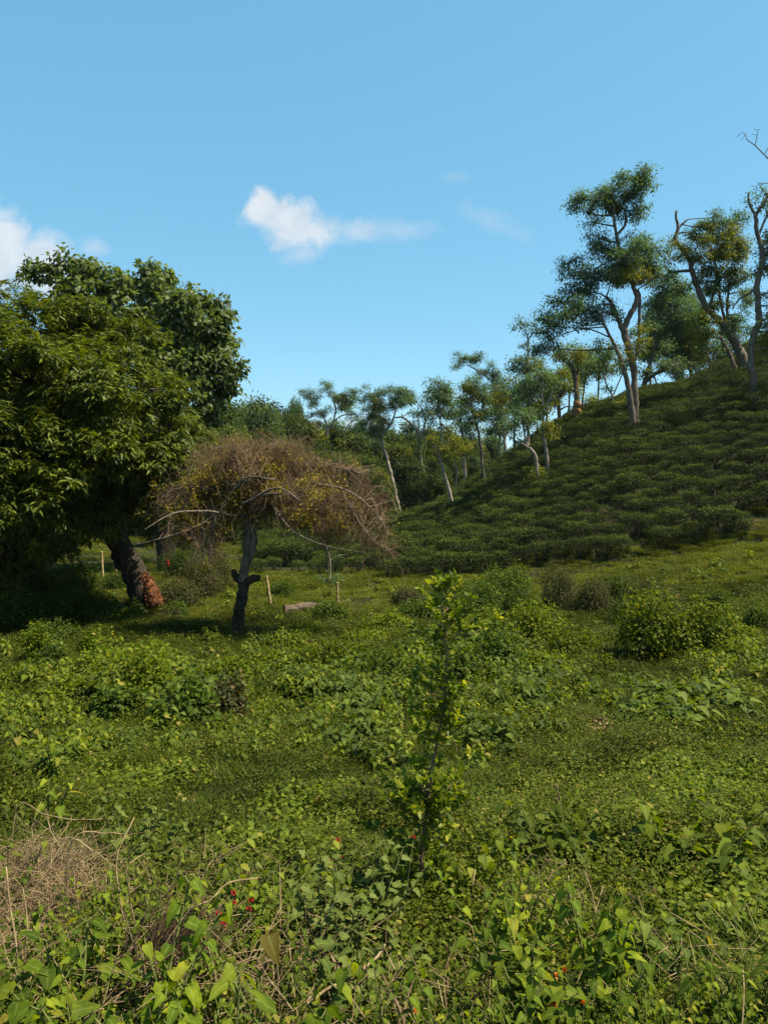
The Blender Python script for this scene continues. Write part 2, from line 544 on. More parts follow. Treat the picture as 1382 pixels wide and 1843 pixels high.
def terrain(x, y):
    x, y = np.asarray(x, float), np.asarray(y, float)
    base = np.interp(y, PROF_D, PROF_Z)
    u = x / np.maximum(y, 20.0)
    base = base + 1.5 * sstep(0.18, 0.55, u) * sstep(12, 28, y) * (1 - sstep(80, 160, y))
    zr = -(np.interp(u * F + CX, RIDGE_PX, RIDGE_PY) - HY) / F * D1
    amp = np.maximum(zr - base, 0)
    t = (y - D0) / (D1 - D0)
    g = np.where(t <= 1, 1 - (1 - np.clip(t, 0, 1)) ** 1.6, np.maximum(1 - (t - 1) * 0.75, 0))
    z = base + amp * g
    near = sstep(400, 60, np.hypot(x, y))
    z = z + near * (0.07 * np.sin(0.9 * x + 1.3 * np.sin(0.35 * y)) * np.sin(0.75 * y + 0.6) + 0.04 * np.sin(2.3 * x + 0.7 * y) * np.sin(1.9 * y - 0.8 * x))
    return z


def tz(x, y):
    return float(terrain(x, y))


def hit(px, py, dmin=1.5, dmax=160):
    d = np.geomspace(dmin, dmax, 3000)
    g = terrain((px - CX) / F * d, d)
    r = -(py - HY) / F * d
    i = np.argmax(g >= r)
    return float(d[i]) if (g >= r).any() else 70.0


def gp(px, py):
    d = hit(px, py)
    x = (px - CX) / F * d
    return np.array([x, d, tz(x, d)])


def build_ground():
    def axis(lim, n):
        t = np.linspace(-1, 1, n)
        return np.sinh(t * 6.2) / math.sinh(6.2) * lim
    X = axis(3000, 321)
    Yv = np.concatenate([axis(3000, 321)[:160] * 1.0, np.linspace(0, 80, 260), np.geomspace(80.6, 3000, 90)])
    gx, gy = np.meshgrid(X, Yv)
    V = np.stack([gx, gy, terrain(gx, gy)], -1).reshape(-1, 3)
    ny, nx = gx.shape
    i = (np.arange(ny - 1)[:, None] * nx + np.arange(nx - 1)[None]).ravel()
    mb = MB()
    mb.add(V, [np.stack([i, i + 1, i + nx + 1, i + nx], 1)])
    tag(obj('ground', mb.mesh('ground', M['ground'], smooth=True)), kind='structure')


build_ground()

# ------------------------------------------------------------------ scattering as one object
_srcs = {}


def source(name, meshes):
    col = bpy.data.collections.new(name)
    for i, me in enumerate(meshes):
        o = bpy.data.objects.new('%s_source_%02d' % (name, i), me)
        col.objects.link(o)
    _srcs[name] = (col, len(meshes))
    return col


def scatter(name, src, P, scl, rng, tilt=0.12):
    col, nv = _srcs[src]
    n = len(P)
    me = bpy.data.meshes.new(name)
    me.vertices.add(n)
    me.vertices.foreach_set('co', np.asarray(P, np.float32).ravel())
    a = me.attributes.new('variant', 'INT', 'POINT')
    a.data.foreach_set('value', rng.integers(0, nv, n).astype(np.int32))
    a = me.attributes.new('scl', 'FLOAT', 'POINT')
    a.data.foreach_set('value', np.asarray(scl, np.float32))
    a = me.attributes.new('rot', 'FLOAT_VECTOR', 'POINT')
    r = np.stack([rng.normal(0, tilt, n), rng.normal(0, tilt, n), rng.uniform(0, 6.283, n)], 1)
    a.data.foreach_set('vector', r.astype(np.float32).ravel())
    o = tag(obj(name, me), kind='stuff')
    ng = bpy.data.node_groups.new(name + '_scatter', 'GeometryNodeTree')
    ng.interface.new_socket('Geometry', in_out='INPUT', socket_type='NodeSocketGeometry')
    ng.interface.new_socket('Geometry', in_out='OUTPUT', socket_type='NodeSocketGeometry')
    N, K = ng.nodes, ng.links
    gi, go = N.new('NodeGroupInput'), N.new('NodeGroupOutput')
    ci = N.new('GeometryNodeCollectionInfo')
    ci.inputs['Collection'].default_value = col
    ci.inputs['Separate Children'].default_value = True
    ci.inputs['Reset Children'].default_value = True
    ip = N.new('GeometryNodeInstanceOnPoints')
    ip.inputs['Pick Instance'].default_value = True

    def attr(nm, dt):
        k = N.new('GeometryNodeInputNamedAttribute')
        k.data_type = dt
        k.inputs['Name'].default_value = nm
        return k.outputs['Attribute']
    K.new(gi.outputs[0], ip.inputs['Points'])
    K.new(ci.outputs[0], ip.inputs['Instance'])
    K.new(attr('variant', 'INT'), ip.inputs['Instance Index'])
    K.new(attr('rot', 'FLOAT_VECTOR'), ip.inputs['Rotation'])
    K.new(attr('scl', 'FLOAT'), ip.inputs['Scale'])
    K.new(ip.outputs[0], go.inputs[0])
    md = o.modifiers.new('scatter', 'NODES')
    md.node_group = ng
    return o


# ------------------------------------------------------------------ tea garden
def tea_variant(rng, n_leaf=1600, w=0.61, h=0.85):
    """A plucked tea bush: a flat leafy table on short forked stems."""
    mb = MB()
    # top table
    n1 = int(n_leaf * 0.60)
    r = np.sqrt(rng.uniform(0, 1, n1)) * w
    a = rng.uniform(0, 6.283, n1)
    lob = 1 + 0.12 * np.sin(3 * a + rng.uniform(0, 6)) + 0.08 * np.sin(5 * a + rng.uniform(0, 6))
    x, y = r * np.cos(a) * lob, r * np.sin(a) * lob
    z = h * (1 - 0.24 * (r / w) ** 3.4) + rng.normal(0, 0.045, n1) + 0.06 * np.sin(7 * x + 1) * np.sin(6 * y)
    P = np.stack([x, y, z], 1)
    D = np.stack([np.cos(a), np.sin(a), np.zeros(n1)], 1) * 0.4 + rng.normal(0, 0.7, (n1, 3)) * [1, 1, 0.55] + [0, 0, 0.25]
    N = rng.normal(0, 0.4, (n1, 3)) + [0, 0, 1]
    LL, WW = rng.uniform(0.055, 0.10, n1), rng.uniform(0.026, 0.042, n1)
    fl = (z > h * 0.93) & (rng.random(n1) < .6)
    leaves(mb, P[fl], D[fl], N[fl], LL[fl], WW[fl], None, 0.3, 0.2, 1)
    leaves(mb, P[~fl], D[~fl], N[~fl], LL[~fl], WW[~fl], None, 0.3, 0.2, 0)
    n2 = n_leaf - n1
    a = rng.uniform(0, 6.283, n2)
    zz = rng.uniform(0.12, 1, n2) ** 0.8
    r = w * (0.62 + 0.36 * zz) * rng.uniform(0.8, 1.05, n2)
    P = np.stack([r * np.cos(a), r * np.sin(a), zz * h * 0.85], 1)
    D = np.stack([np.cos(a), np.sin(a), np.zeros(n2)], 1) + rng.normal(0, 0.5, (n2, 3))
    N = np.stack([np.cos(a) * 0.5, np.sin(a) * 0.5, np.ones(n2)], 1) + rng.normal(0, 0.4, (n2, 3))
    leaves(mb, P, D, N, rng.uniform(0.055, 0.10, n2), rng.uniform(0.026, 0.042, n2), None, 0.3, 0.3)
    fol = mb
    st = MB()
    k = 11
    a = rng.uniform(0, 6.283, k)
    r1 = rng.uniform(0.02, 0.14, k)
    r2 = rng.uniform(0.15, 0.5, k)
    p0 = np.stack([r1 * np.cos(a), r1 * np.sin(a), np.full(k, -0.12)], 1)
    p2 = np.stack([r2 * np.cos(a + .3), r2 * np.sin(a + .3), np.full(k, h * 0.85)], 1)
    p1 = (p0 + p2) / 2 + rng.normal(0, 0.05, (k, 3)) - np.stack([np.cos(a), np.sin(a), 0 * a], 1) * 0.05
    tubes(st, np.stack([p0, p1, p2], 1), np.tile([[0.022, 0.015, 0.007]], (k, 1)), 4)
    return fol, st


def build_tea():
    rng = np.random.default_rng(5)
    vars_ = []
    for i in range(9):
        fol, st = tea_variant(rng)
        vars_.append((fol.mesh('tea_foliage', [M['tea'], M['tea_flush']]), st.mesh('tea_stems', M['twig_dark'])))
    # merged variant for the far ones
    far = []
    for i in range(9):
        fol, st = tea_variant(rng, 1100)
        far.append(fol.mesh('tea_far', [M['tea'], M['tea_flush']]))
    source('tea_far', far)
    pts = []
    yv = 29.2
    row = 0
    while yv < 86:
        x0, x1 = -0.30 * yv, 0.78 * yv
        xs = np.arange(x0, x1, 0.74) + rng.uniform(-0.15, 0.15)
        for x in xs:
            xx = x + rng.normal(0, 0.10)
            yy = yv + rng.normal(0, 0.12) + 0.35 * math.sin(x * 0.35 + row * 0.2) + 0.5 * math.sin(x * 0.11)
            u = xx / yy
            px = CX + u * F
            # field edge: the hedge front steps back towards the left and at the far right
            edge = 29.0 + (3.0 * max(0, (700 - px) / 240)) * 0.6 + (1.3 if px > 1345 else 0)
            if yy < edge or px < 452:
                continue
            if px < 700 and yy < 33.5 and rng.random() < 0.45:
                continue
            if px < 640 and yy > 52:
                continue
            if px > 640 and yy > 68:
                continue
            if rng.random() < 0.012:
                continue
            pts.append((xx, yy))
        yv += 1.24
        row += 1
    pts = np.array(pts)
    z = terrain(pts[:, 0], pts[:, 1])
    P = np.column_stack([pts, z])
    pxs = CX + P[:, 0] / P[:, 1] * F
    inside = (pxs > -20) & (pxs < 1400)
    order = np.argsort(np.where(inside, P[:, 1], 1e3))
    near = order[:290]
    rest = order[290:]
    protos = {}
    for j in near:
        v = int(rng.integers(0, 9))
        s = float(np.clip(rng.normal(.93, 0.11), 0.7, 1.2))
        rz = float(rng.uniform(0, 6.283))
        front = P[j, 1] < 33.5 and pxs[j] < 705
        lab = ('separate tea bush on bare stems at the sparse front edge of the tea rows' if front
               else 'dark green flat-topped tea bush crowded into the tea rows on the slope')
        grp = 'sparse tea bushes at the grass edge' if front else 'tea bushes in the rows'
        if v not in protos:
            o = obj('tea_bush', vars_[v][0])
            obj('stems', vars_[v][1], o)
            protos[v] = o
            c = o
            c.location, c.rotation_euler, c.scale = P[j], (0, 0, rz), (s, s, s)
        else:
            c = copy_tree(protos[v], P[j], rz, s)
        if front:
            k = s * rng.uniform(0.62, 0.95)
            c.scale = (k, k, k)
        tag(c, lab, 'tea bush', grp)
    scatter('tea_rows', 'tea_far', P[rest], np.clip(rng.normal(.95, 0.11, len(rest)), 0.7, 1.2), rng, 0.05)
    print('tea', len(near), len(rest))


build_tea()

# ------------------------------------------------------------------ trees
def cluster_leaves(mb, rng, C, out, style, mat):
    """C: cluster centres (n,3); out: outward directions. style: dict(n, r, L, W, st, flat)."""
    n, k = len(C), style['n']
    if n == 0:
        return
    Cc = np.repeat(C, k, 0)
    O = np.repeat(out, k, 0)
    m = n * k
    if style.get('whorl'):
        a = rng.uniform(0, 6.283, m)
        side = np.stack([np.cos(a), np.sin(a), np.zeros(m)], 1)
        D = side * 0.85 + O * 0.35 + rng.normal(0, 0.22, (m, 3)) + [0, 0, style['whorl']]
        P = Cc + rng.normal(0, style['r'], (m, 3))
        N = -side * 0.25 + rng.normal(0, 0.25, (m, 3)) + [0, 0, 1]
    else:
        q = rng.normal(0, 1, (m, 3)) * [1, 1, style.get('flat', 0.6)]
        P = Cc + q * style['r']
        D = unit(q) * 0.6 + O * 0.3 + rng.normal(0, 0.55, (m, 3)) + [0, 0, style.get('hang', -0.2)]
        N = rng.normal(0, 0.5, (m, 3)) + O * 0.25 + [0, 0, 0.9]
    L = rng.uniform(0.75, 1.25, m) * style['L']
    leaves(mb, P, D, N, L, L * style['W'] * rng.uniform(0.85, 1.15, m), style.get('st'), style.get('fold', 0.25), style.get('droop', 0.25), mat)


FINE = dict(n=34, r=0.20, L=0.16, W=0.38, flat=0.7, hang=-0.35)
FINE_BIG = dict(n=36, r=0.28, L=0.20, W=0.40, flat=0.7, hang=-0.3)
MANGO = dict(n=11, r=0.05, L=0.215, W=0.24, whorl=-0.18, droop=0.35, st=LANCE)
BROAD = dict(n=12, r=0.13, L=0.24, W=0.62, hang=-0.55, droop=0.25, st=None)
WOOD = dict(n=30, r=0.42, L=0.30, W=0.5, flat=0.7, hang=-0.2)


def make_tree(label, d, stems, blobs, style=FINE, bark='bark_pale', crown=('teal_leaf', 'yg_leaf'), seed=1, name='shade_tree', group='shade trees on the tea hill',
              dens=1.0, base=None, vine=None, lower=None, twig=True, extra=None):
    """stems: list of polylines [(px,py,radius_px[,depth offset m])]; blobs: (px,py,rx,ry[,mat[,depth offset]])."""
    rng = np.random.default_rng(seed)
    s = d / F
    tr, cr = MB(), MB()
    nodes = []
    first = stems[0][0]
    b = W(first[0], first[1], d)
    gz = tz(b[0], b[1])
    origin = np.array([b[0], b[1], gz])
    for i, st in enumerate(stems):
        pts = []
        for p in st:
            off = p[3] if len(p) > 3 else 0.0
            q = W(p[0], p[1], d)
            q[1] += off
            pts.append([*q, p[2] * s * 0.76])
        if i == 0 or (len(st[0]) > 4):
            g = tz(pts[0][0], pts[0][1]) - 0.25
            if pts[0][2] > g + 0.05:
                pts.insert(0, [pts[0][0] + 0.02, pts[0][1], g, pts[0][3] * 1.25])
            else:
                pts[0][3] *= 1.2
        rad = pts[0][3]
        q = limb(tr, pts, sides=9 if rad > 0.08 else 6, rng=rng)
        nodes.append(q)
    allp = np.concatenate(nodes)
    for bl in blobs:
        px, py, rx, ry = bl[:4]
        mt = bl[4] if len(bl) > 4 else 0
        off = bl[5] if len(bl) > 5 else rng.normal(0, 0.35) * rx * s
        c = W(px, py, d)
        c[1] += off
        r3 = np.array([rx * s, 0.85 * (rx + ry) / 2 * s, ry * s]) * 1.12
        # limb to the blob from the nearest wood
        dist = np.linalg.norm(allp[:, :3] - c, axis=1) + np.maximum(0, allp[:, 2] - c[2] + 0.1) * 1.5
        h = allp[np.argmin(dist)]
        vol = rx * ry
        ncl = max(3, int(vol / (style['r'] / s) ** 2 * 2.6 * dens))
        ns = int(np.clip(ncl / 3, 5, 26))
        sd_ = rnd_dir(rng, ns)
        sc = c + sd_ * r3 * rng.uniform(0.2, 1.32, (ns, 1))
        which = rng.integers(0, ns, ncl)
        dirs = rnd_dir(rng, ncl)
        sr = (r3.mean() * rng.uniform(0.12, 0.36, ns))[which][:, None]
        C = sc[which] + dirs * sr * [1.2, 1.2, 0.85] * rng.uniform(0.2, 1.15, (ncl, 1))
        cluster_leaves(cr, rng, C, dirs, style, mt)
        if twig and np.linalg.norm(h[:3] - c) > 0.25:
            mid = (h[:3] + c) / 2 + rng.normal(0, 0.12, 3) * np.linalg.norm(h[:3] - c) + [0, 0, -0.03]
            limb(tr, [[*h[:3], max(min(h[3] * 0.6, 0.06), 0.015)], [*mid, max(min(h[3] * .45, 0.045), 0.012)], [*c, 0.01]], k=7, sides=5, rng=rng, cap=False)
        if twig:
            nt_ = min(ncl, 22)
            E = C[:nt_]
            m1 = (E + c) / 2 + rng.normal(0, 0.1, (nt_, 3)) * r3
            tubes(tr, np.stack([np.broadcast_to(c, E.shape), m1, E], 1), np.tile([[0.014, 0.010, 0.005]], (nt_, 1)), 3)
    root = empty(name, origin, label, 'tree', group)
    obj('trunk', tr.mesh('trunk', [M[bark]], origin, True), root)
    cm = [M[c] for c in crown]
    if cr.n:
        obj('crown', cr.mesh('crown', cm, origin), root)
    if vine:
        vb = MB()
        for (px, py, rx, ry) in vine:
            c = W(px, py, d)
            n = max(8, int(rx * ry * 0.06))
            a = rnd_dir(rng, n)
            C = c + a * np.array([rx * s, rx * s, ry * s]) * rng.uniform(0.5, 1.05, (n, 1))
            cluster_leaves(vb, rng, C, a, dict(n=16, r=0.13, L=0.11, W=0.6, hang=-0.3), 0)
        obj('vine', vb.mesh('vine', [M['yg_leaf']], origin), root)
    if lower:
        lb = MB()
        pts = []
        for p in lower:
            pts.append([*W(p[0], p[1], d), p[2] * s])
        limb(lb, pts, sides=10, rng=rng)
        obj('bare_bark', lb.mesh('bare_bark', [M['bark_red']], origin, True), root)
    return root


def hill_trees():
    # the tallest one, forked low, on the slope
    d1 = hit(1138, 782)
    make_tree('tallest shade tree on the hill, forked low into two stems with wide ragged crown', d1,
              [[(1144, 782, 9), (1142, 711, 8), (1139, 659, 8), (1128, 617, 8), (1121, 592, 9)],
               [(1136, 782, 8, -.3, 1), (1132, 728, 7, -.3), (1120, 668, 6, -.3), (1106, 628, 4, -.2), (1083, 586, 3, -.4), (1069, 560, 2, -.6)],
               [(1121, 594, 8), (1134, 565, 6.5), (1146, 539, 6), (1139, 515, 5.5), (1128, 483, 5), (1121, 466, 4.5), (1113, 447, 4.2), (1109, 422, 4)],
               [(1121, 594, 7), (1111, 572, 5), (1104, 546, 4.2, .3), (1095, 530, 3.5, .5)],
               [(1109, 424, 3.6), (1101, 393, 3, -.3), (1101, 372, 2, -.4)],
               [(1109, 424, 3.4), (1127, 401, 3, .3), (1128, 377, 2.5, .4), (1122, 366, 2, .4)],
               [(1103, 388, 2.2), (1081, 384, 2, .3), (1062, 378, 1.4, .4)],
               [(1140, 650, 4), (1154, 617, 4, .5), (1156, 577, 4, .6), (1158, 529, 3.2, .7), (1154, 515, 2.5, .7)],
               [(1112, 574, 3), (1090, 566, 2.5, -.4), (1066, 570, 2, -.6)],
               [(1118, 460, 3), (1095, 470, 2), (1075, 482, 1.8), (1060, 500, 1.5)]],
              [(1142, 325, 28, 24), (1128, 345, 34, 26), (1100, 345, 26, 22), (1048, 358, 24, 13), (1068, 366, 32, 16), (1098, 370, 30, 18), (1156, 322, 16, 16),
               (1150, 368, 16, 14), (1152, 385, 8, 12), (1068, 404, 16, 9), (1040, 372, 14, 10),
               (1082, 430, 15, 18), (1068, 448, 22, 12), (1095, 448, 18, 16), (1150, 440, 36, 22), (1130, 458, 25, 20), (1120, 480, 36, 26, 0), (1160, 470, 36, 24),
               (1032, 468, 17, 18), (1012, 490, 10, 10), (1048, 492, 26, 14), (1078, 500, 30, 18), (1030, 515, 22, 14), (1060, 522, 32, 16), (1098, 500, 20, 20),
               (1150, 498, 38, 18, 1), (1178, 488, 24, 20), (1020, 545, 26, 15), (998, 560, 22, 14), (1045, 556, 30, 15), (1075, 572, 32, 13), (1082, 545, 22, 16), (1012, 575, 24, 13),
               (985, 588, 20, 14), (992, 608, 26, 18), (975, 622, 16, 14), (1040, 582, 20, 8), (1120, 500, 24, 14, 1)],
              bark='bark_mid', seed=21, vine=[(1136, 622, 24, 16), (1116, 640, 34, 16), (1148, 615, 16, 26), (1086, 620, 24, 14), (1134, 655, 26, 14), (1070, 625, 18, 12), (1160, 600, 12, 24), (1115, 570, 6, 8)])
    # the one at the right edge, trunk in front of the slope
    d2 = hit(1362, 724)
    make_tree('right-edge shade tree with tall bare trunk, snapped top and leafless upper branch', d2,
              [[(1362, 724, 9), (1356, 690, 8), (1350, 656, 8), (1354, 609, 8), (1364, 580, 7.5), (1364, 551, 7), (1361, 526, 7), (1362, 507, 7), (1372, 470, 6.5), (1369, 444, 6), (1361, 415, 5), (1359, 386, 5)],
               [(1359, 388, 3.5), (1350, 372, 3), (1346, 357, 2.5), (1347, 346, 2.2)],
               [(1359, 388, 4.5), (1370, 370, 4), (1382, 350, 3.6), (1392, 325, 3), (1398, 305, 2.2), (1392, 294, 1.6)],
               [(1392, 296, 1.6), (1375, 279, 1.4), (1358, 262, 1.2), (1344, 252, 1.0), (1341, 243, .8), (1334, 239, .7), (1325, 247, .5)],
               [(1358, 262, .9), (1361, 247, .8), (1363, 236, .6), (1356, 232, .5)],
               [(1374, 279, .9), (1382, 265, .8), (1388, 250, .6)],
               [(1341, 243, .6), (1332, 252, .4)], [(1363, 243, .6), (1352, 242, .4)], [(1363, 234, .5), (1368, 232, .4)],
               [(1384, 330, 1), (1368, 331, .8), (1358, 336, .6), (1350, 334, .5)],
               [(1366, 420, 3), (1376, 395, 2.5), (1388, 370, 2)],
               [(1361, 515, 3), (1348, 528, 2.5), (1336, 533, 2), (1322, 548, 1.6), (1318, 556, 1.4)]],
              [(1372, 344, 8, 9), (1354, 361, 8, 5), (1377, 368, 5, 8), (1392, 480, 22, 24), (1385, 455, 14, 14), (1400, 430, 20, 20), (1398, 540, 18, 26), (1392, 590, 20, 22), (1376, 610, 12, 18, 1), (1395, 625, 16, 24, 1), (1378, 575, 8, 6, 1),
               (1420, 380, 30, 26), (1440, 450, 40, 30), (1450, 520, 40, 30)],
              bark='bark_mid', seed=22)
    # leaning tree just behind it
    d3 = d2 + 6.5
    make_tree('leaning forked shade tree with snapped bare top and yellow-green crown near the ridge', d3,
              [[(1343, 668, 13), (1334, 640, 11), (1321, 614, 9), (1299, 581, 8), (1272, 556, 7.5), (1258, 526, 6.5), (1246, 493, 6), (1240, 470, 5.5), (1225, 446, 5), (1214, 430, 4.6), (1220, 410, 3.6), (1216, 391, 3), (1217, 379, 2.6)],
               [(1219, 412, 2.6), (1226, 404, 2.4), (1237, 395, 2)],
               [(1243, 487, 4), (1225, 488, 3.4), (1207, 489, 2.6), (1197, 480, 1.8)],
               [(1330, 640, 6), (1318, 600, 4, .6), (1311, 558, 3.4, .8), (1306, 521, 2.8, 1), (1308, 480, 2.2, 1.2)],
               [(1318, 602, 3, .6), (1312, 545, 3, .3), (1314, 500, 2.4, 0)],
               [(1275, 556, 4), (1290, 525, 3, .6), (1302, 490, 2.4, 1), (1300, 450, 2, 1.2)],
               [(1326, 655, 6, .5, 1), (1318, 625, 5, .8), (1308, 600, 3.5, 1)]],
              [(1236, 448, 15, 10, 1), (1212, 440, 8, 18, 1), (1222, 462, 14, 10, 1), (1240, 466, 18, 10, 1), (1204, 470, 10, 12, 1),
               (1285, 428, 28, 20, 1), (1312, 420, 24, 18, 1), (1300, 450, 38, 22, 1), (1270, 455, 24, 18, 1), (1330, 448, 22, 26, 1), (1285, 480, 34, 18, 1), (1320, 485, 26, 16, 1),
               (1262, 402, 18, 12), (1280, 408, 18, 12), (1246, 420, 14, 10), (1295, 390, 10, 12), (1330, 382, 9, 6), (1322, 400, 18, 12), (1300, 400, 16, 10),
               (1250, 505, 10, 8), (1285, 505, 24, 14), (1272, 520, 14, 12), (1312, 512, 20, 12), (1340, 500, 16, 12), (1340, 525, 12, 6),
               (1292, 548, 20, 10, 1), (1262, 575, 22, 14, 1), (1270, 600, 26, 18, 1), (1280, 625, 20, 16), (1325, 575, 20, 14), (1340, 560, 8, 8), (1320, 600, 16, 14), (1195, 500, 10, 8)],
              style=FINE, bark='bark_mid', crown=('teal_leaf', 'yg_leaf'), seed=23)
    # dark ones on the crest between
    d4 = 60.0
    make_tree('dense dark tree on the hill crest with three short trunks', d4 + 6,
              [[(1247, 695, 4), (1243, 672, 4), (1240, 655, 4), (1238, 620, 3)], [(1257, 690, 2.5, 0, 1), (1252, 670, 2), (1246, 650, 2)], [(1244, 690, 2.5, 0.3, 1), (1240, 665, 2), (1228, 640, 2)]],
              [(1210, 545, 30, 22), (1225, 575, 36, 26), (1200, 585, 30, 24), (1240, 600, 26, 26), (1215, 615, 38, 26), (1195, 630, 26, 20), (1235, 640, 30, 18), (1210, 650, 28, 14), (1255, 630, 20, 18), (1190, 555, 20, 16), (1185, 600, 18, 16), (1252, 655, 14, 10)],
              style=FINE_BIG, bark='bark_dark', seed=24, dens=1.9)
    make_tree('shade tree on the hill crest with long low horizontal limb', d4,
              [[(1152, 712, 6), (1161, 688, 5.5), (1173, 676, 5), (1200, 664, 4.2), (1226, 652, 3)], [(1158, 694, 5), (1166, 665, 4.5), (1174, 640, 4), (1178, 605, 3), (1176, 560, 2)], [(1176, 676, 2), (1186, 700, 1.2), (1200, 690, 1)]],
              [(1180, 540, 22, 16), (1192, 520, 22, 14), (1170, 585, 18, 18), (1178, 620, 22, 16), (1195, 660, 20, 12), (1178, 695, 14, 8), (1225, 665, 22, 10), (1165, 640, 14, 14), (1205, 500, 16, 12), (1225, 520, 18, 14), (1160, 670, 12, 10)],
              style=FINE_BIG, bark='bark_mid', seed=25, dens=1.5)
    make_tree('small slim tree with thin trunk standing on the skyline of the hill', d4 + 5,
              [[(1222, 700, 2), (1218, 685, 1.6), (1214, 675, 1.2)], [(1219, 690, 1.2), (1224, 676, 1)]],
              [(1215, 670, 10, 8), (1224, 678, 8, 7)], seed=26, dens=.7)
    make_tree('yellowish tree behind the crest beside the leaning trunk', d4 + 4,
              [[(1283, 668, 3), (1276, 650, 2.6), (1270, 630, 2)], [(1285, 668, 2, 0, 1), (1290, 640, 2)]],
              [(1268, 615, 22, 20, 1), (1290, 640, 20, 18, 1), (1262, 640, 16, 12, 1), (1300, 615, 20, 18), (1330, 630, 18, 16), (1310, 640, 16, 14), (1350, 600, 18, 16)], style=FINE_BIG, seed=27)
    # orange trunk with ivy
    d6 = hit(1038, 766)
    make_tree('stout orange-based ivy-wrapped trunk with small cut-back crown', d6,
              [[(1038, 766, 6), (1038, 720, 6.5), (1035, 685, 6), (1029, 662, 5.5), (1022, 653, 4)], [(1036, 690, 3), (1040, 665, 3), (1042, 648, 2)]],
              [(1028, 638, 22, 9, 1), (1012, 645, 16, 9, 1), (1042, 650, 14, 10, 1), (1000, 640, 12, 8)], bark='bark_mid', seed=28,
              vine=[(1037, 690, 7, 20), (1040, 715, 6, 14), (1034, 668, 8, 12)], lower=[(1038, 768, 8.2), (1038.5, 745, 6.9), (1038, 724, 6.6)])
    make_tree('slender tree with drooping dark crown just right of the orange trunk', d6 + 4,
              [[(1047, 752, 2.5), (1048, 720, 2.5), (1052, 690, 2.2), (1056, 660, 2)]],
              [(1060, 645, 18, 16), (1064, 668, 20, 14), (1050, 670, 14, 12), (1072, 655, 14, 12), (1050, 690, 10, 8)], style=FINE_BIG, seed=29)
    make_tree('low round yellow-green tree on the skyline right of the orange trunk', d6 + 6,
              [[(1060, 752, 2), (1060, 735, 1.6)]], [(1058, 726, 18, 12, 1), (1070, 720, 12, 9), (1050, 735, 12, 10, 1)], style=FINE_BIG, seed=30)
    make_tree('yellow-green tree with one short horizontal branch left of the orange trunk', d6 + 2,
              [[(1007, 764, 4.5), (1005, 728, 4), (1003, 700, 3)], [(1007, 738, 2), (1018, 732, 1.8), (1030, 732, 1)]],
              [(1005, 690, 26, 20, 1), (990, 705, 20, 20, 1), (1015, 672, 18, 14), (985, 680, 18, 14, 1), (1020, 700, 14, 14, 1), (1000, 725, 16, 10, 1)], style=FINE, bark='bark_mid', seed=31)
    d7 = hit(1106, 748)
    make_tree('slim pale tree forked like a Y between the orange trunk and tallest tree', d7,
              [[(1105, 748, 3), (1102, 711, 2.6)], [(1102, 713, 2), (1092, 695, 1.8), (1086, 676, 1.6)], [(1102, 713, 1.8), (1110, 695, 1.5), (1118, 676, 1.2)]],
              [(1085, 655, 20, 15), (1100, 662, 16, 10), (1070, 660, 14, 12), (1118, 668, 8, 8), (1088, 700, 8, 8), (1084, 640, 16, 10)], seed=32)
    make_tree('small bright shrubby tree at the foot of the slim forked tree', d7 - 1, [[(1113, 752, 2), (1113, 735, 1.5)]],
              [(1113, 730, 10, 14, 1), (1108, 748, 12, 8, 1)], seed=33, name='shrub', twig=False)
    # pair with bent pale trunks
    d8 = hit(968, 888)
    make_tree('bent pale tree with low side branch standing in the tea', d8,
              [[(968, 888, 4), (967, 851, 4), (962, 818, 3.6), (947, 803, 3), (932, 796, 2.2), (918, 786, 1.4)], [(962, 820, 3), (950, 803, 2.6), (943, 778, 2.2), (941, 750, 1.8)], [(918, 787, 1), (908, 780, .8), (903, 766, .6)]],
              [(945, 760, 18, 12), (925, 770, 16, 10), (958, 745, 16, 12), (935, 740, 16, 12), (905, 765, 12, 8), (966, 848, 6, 6, 1)], dens=.85, seed=34)
    d8b = hit(984, 862)
    make_tree('pale slender leaning tree rising out of the tea beside the bent one', d8b,
              [[(983, 862, 4.5), (985, 831, 4), (979, 788, 3.4), (977, 744, 3), (975, 712, 2.4), (968, 680, 1.8)], [(977, 740, 2), (990, 715, 1.6), (1000, 700, 1)], [(976, 720, 1.6), (960, 705, 1.2), (948, 692, 1)]],
              [(965, 672, 26, 12), (948, 690, 22, 12), (975, 695, 24, 16), (965, 720, 28, 18), (985, 735, 20, 18, 1), (955, 745, 22, 16), (980, 765, 18, 14, 1), (998, 690, 12, 12)], dens=.85, seed=35)
    make_tree('tall thin-topped tree with airy twin tips left of the tallest tree', d8b + 9,
              [[(950, 790, 3.5), (951, 712, 3), (950, 647, 2.6), (950, 608, 2.2)], [(950, 610, 1.6), (960, 598, 1.4), (967, 586, 1)], [(950, 610, 1.5), (946, 598, 1.2), (944, 585, .8)], [(951, 690, 2), (940, 670, 1.4), (925, 660, 1)]],
              [(965, 572, 12, 8), (942, 582, 12, 8), (953, 600, 8, 6), (968, 592, 6, 6), (930, 585, 6, 5), (945, 620, 10, 8), (955, 640, 12, 8), (938, 648, 18, 10), (920, 662, 16, 10), (945, 665, 22, 14), (962, 655, 16, 12), (950, 700, 24, 18), (935, 715, 16, 14), (960, 735, 20, 18), (945, 755, 22, 16)], dens=.8, seed=36)
    d9 = hit(874, 885)
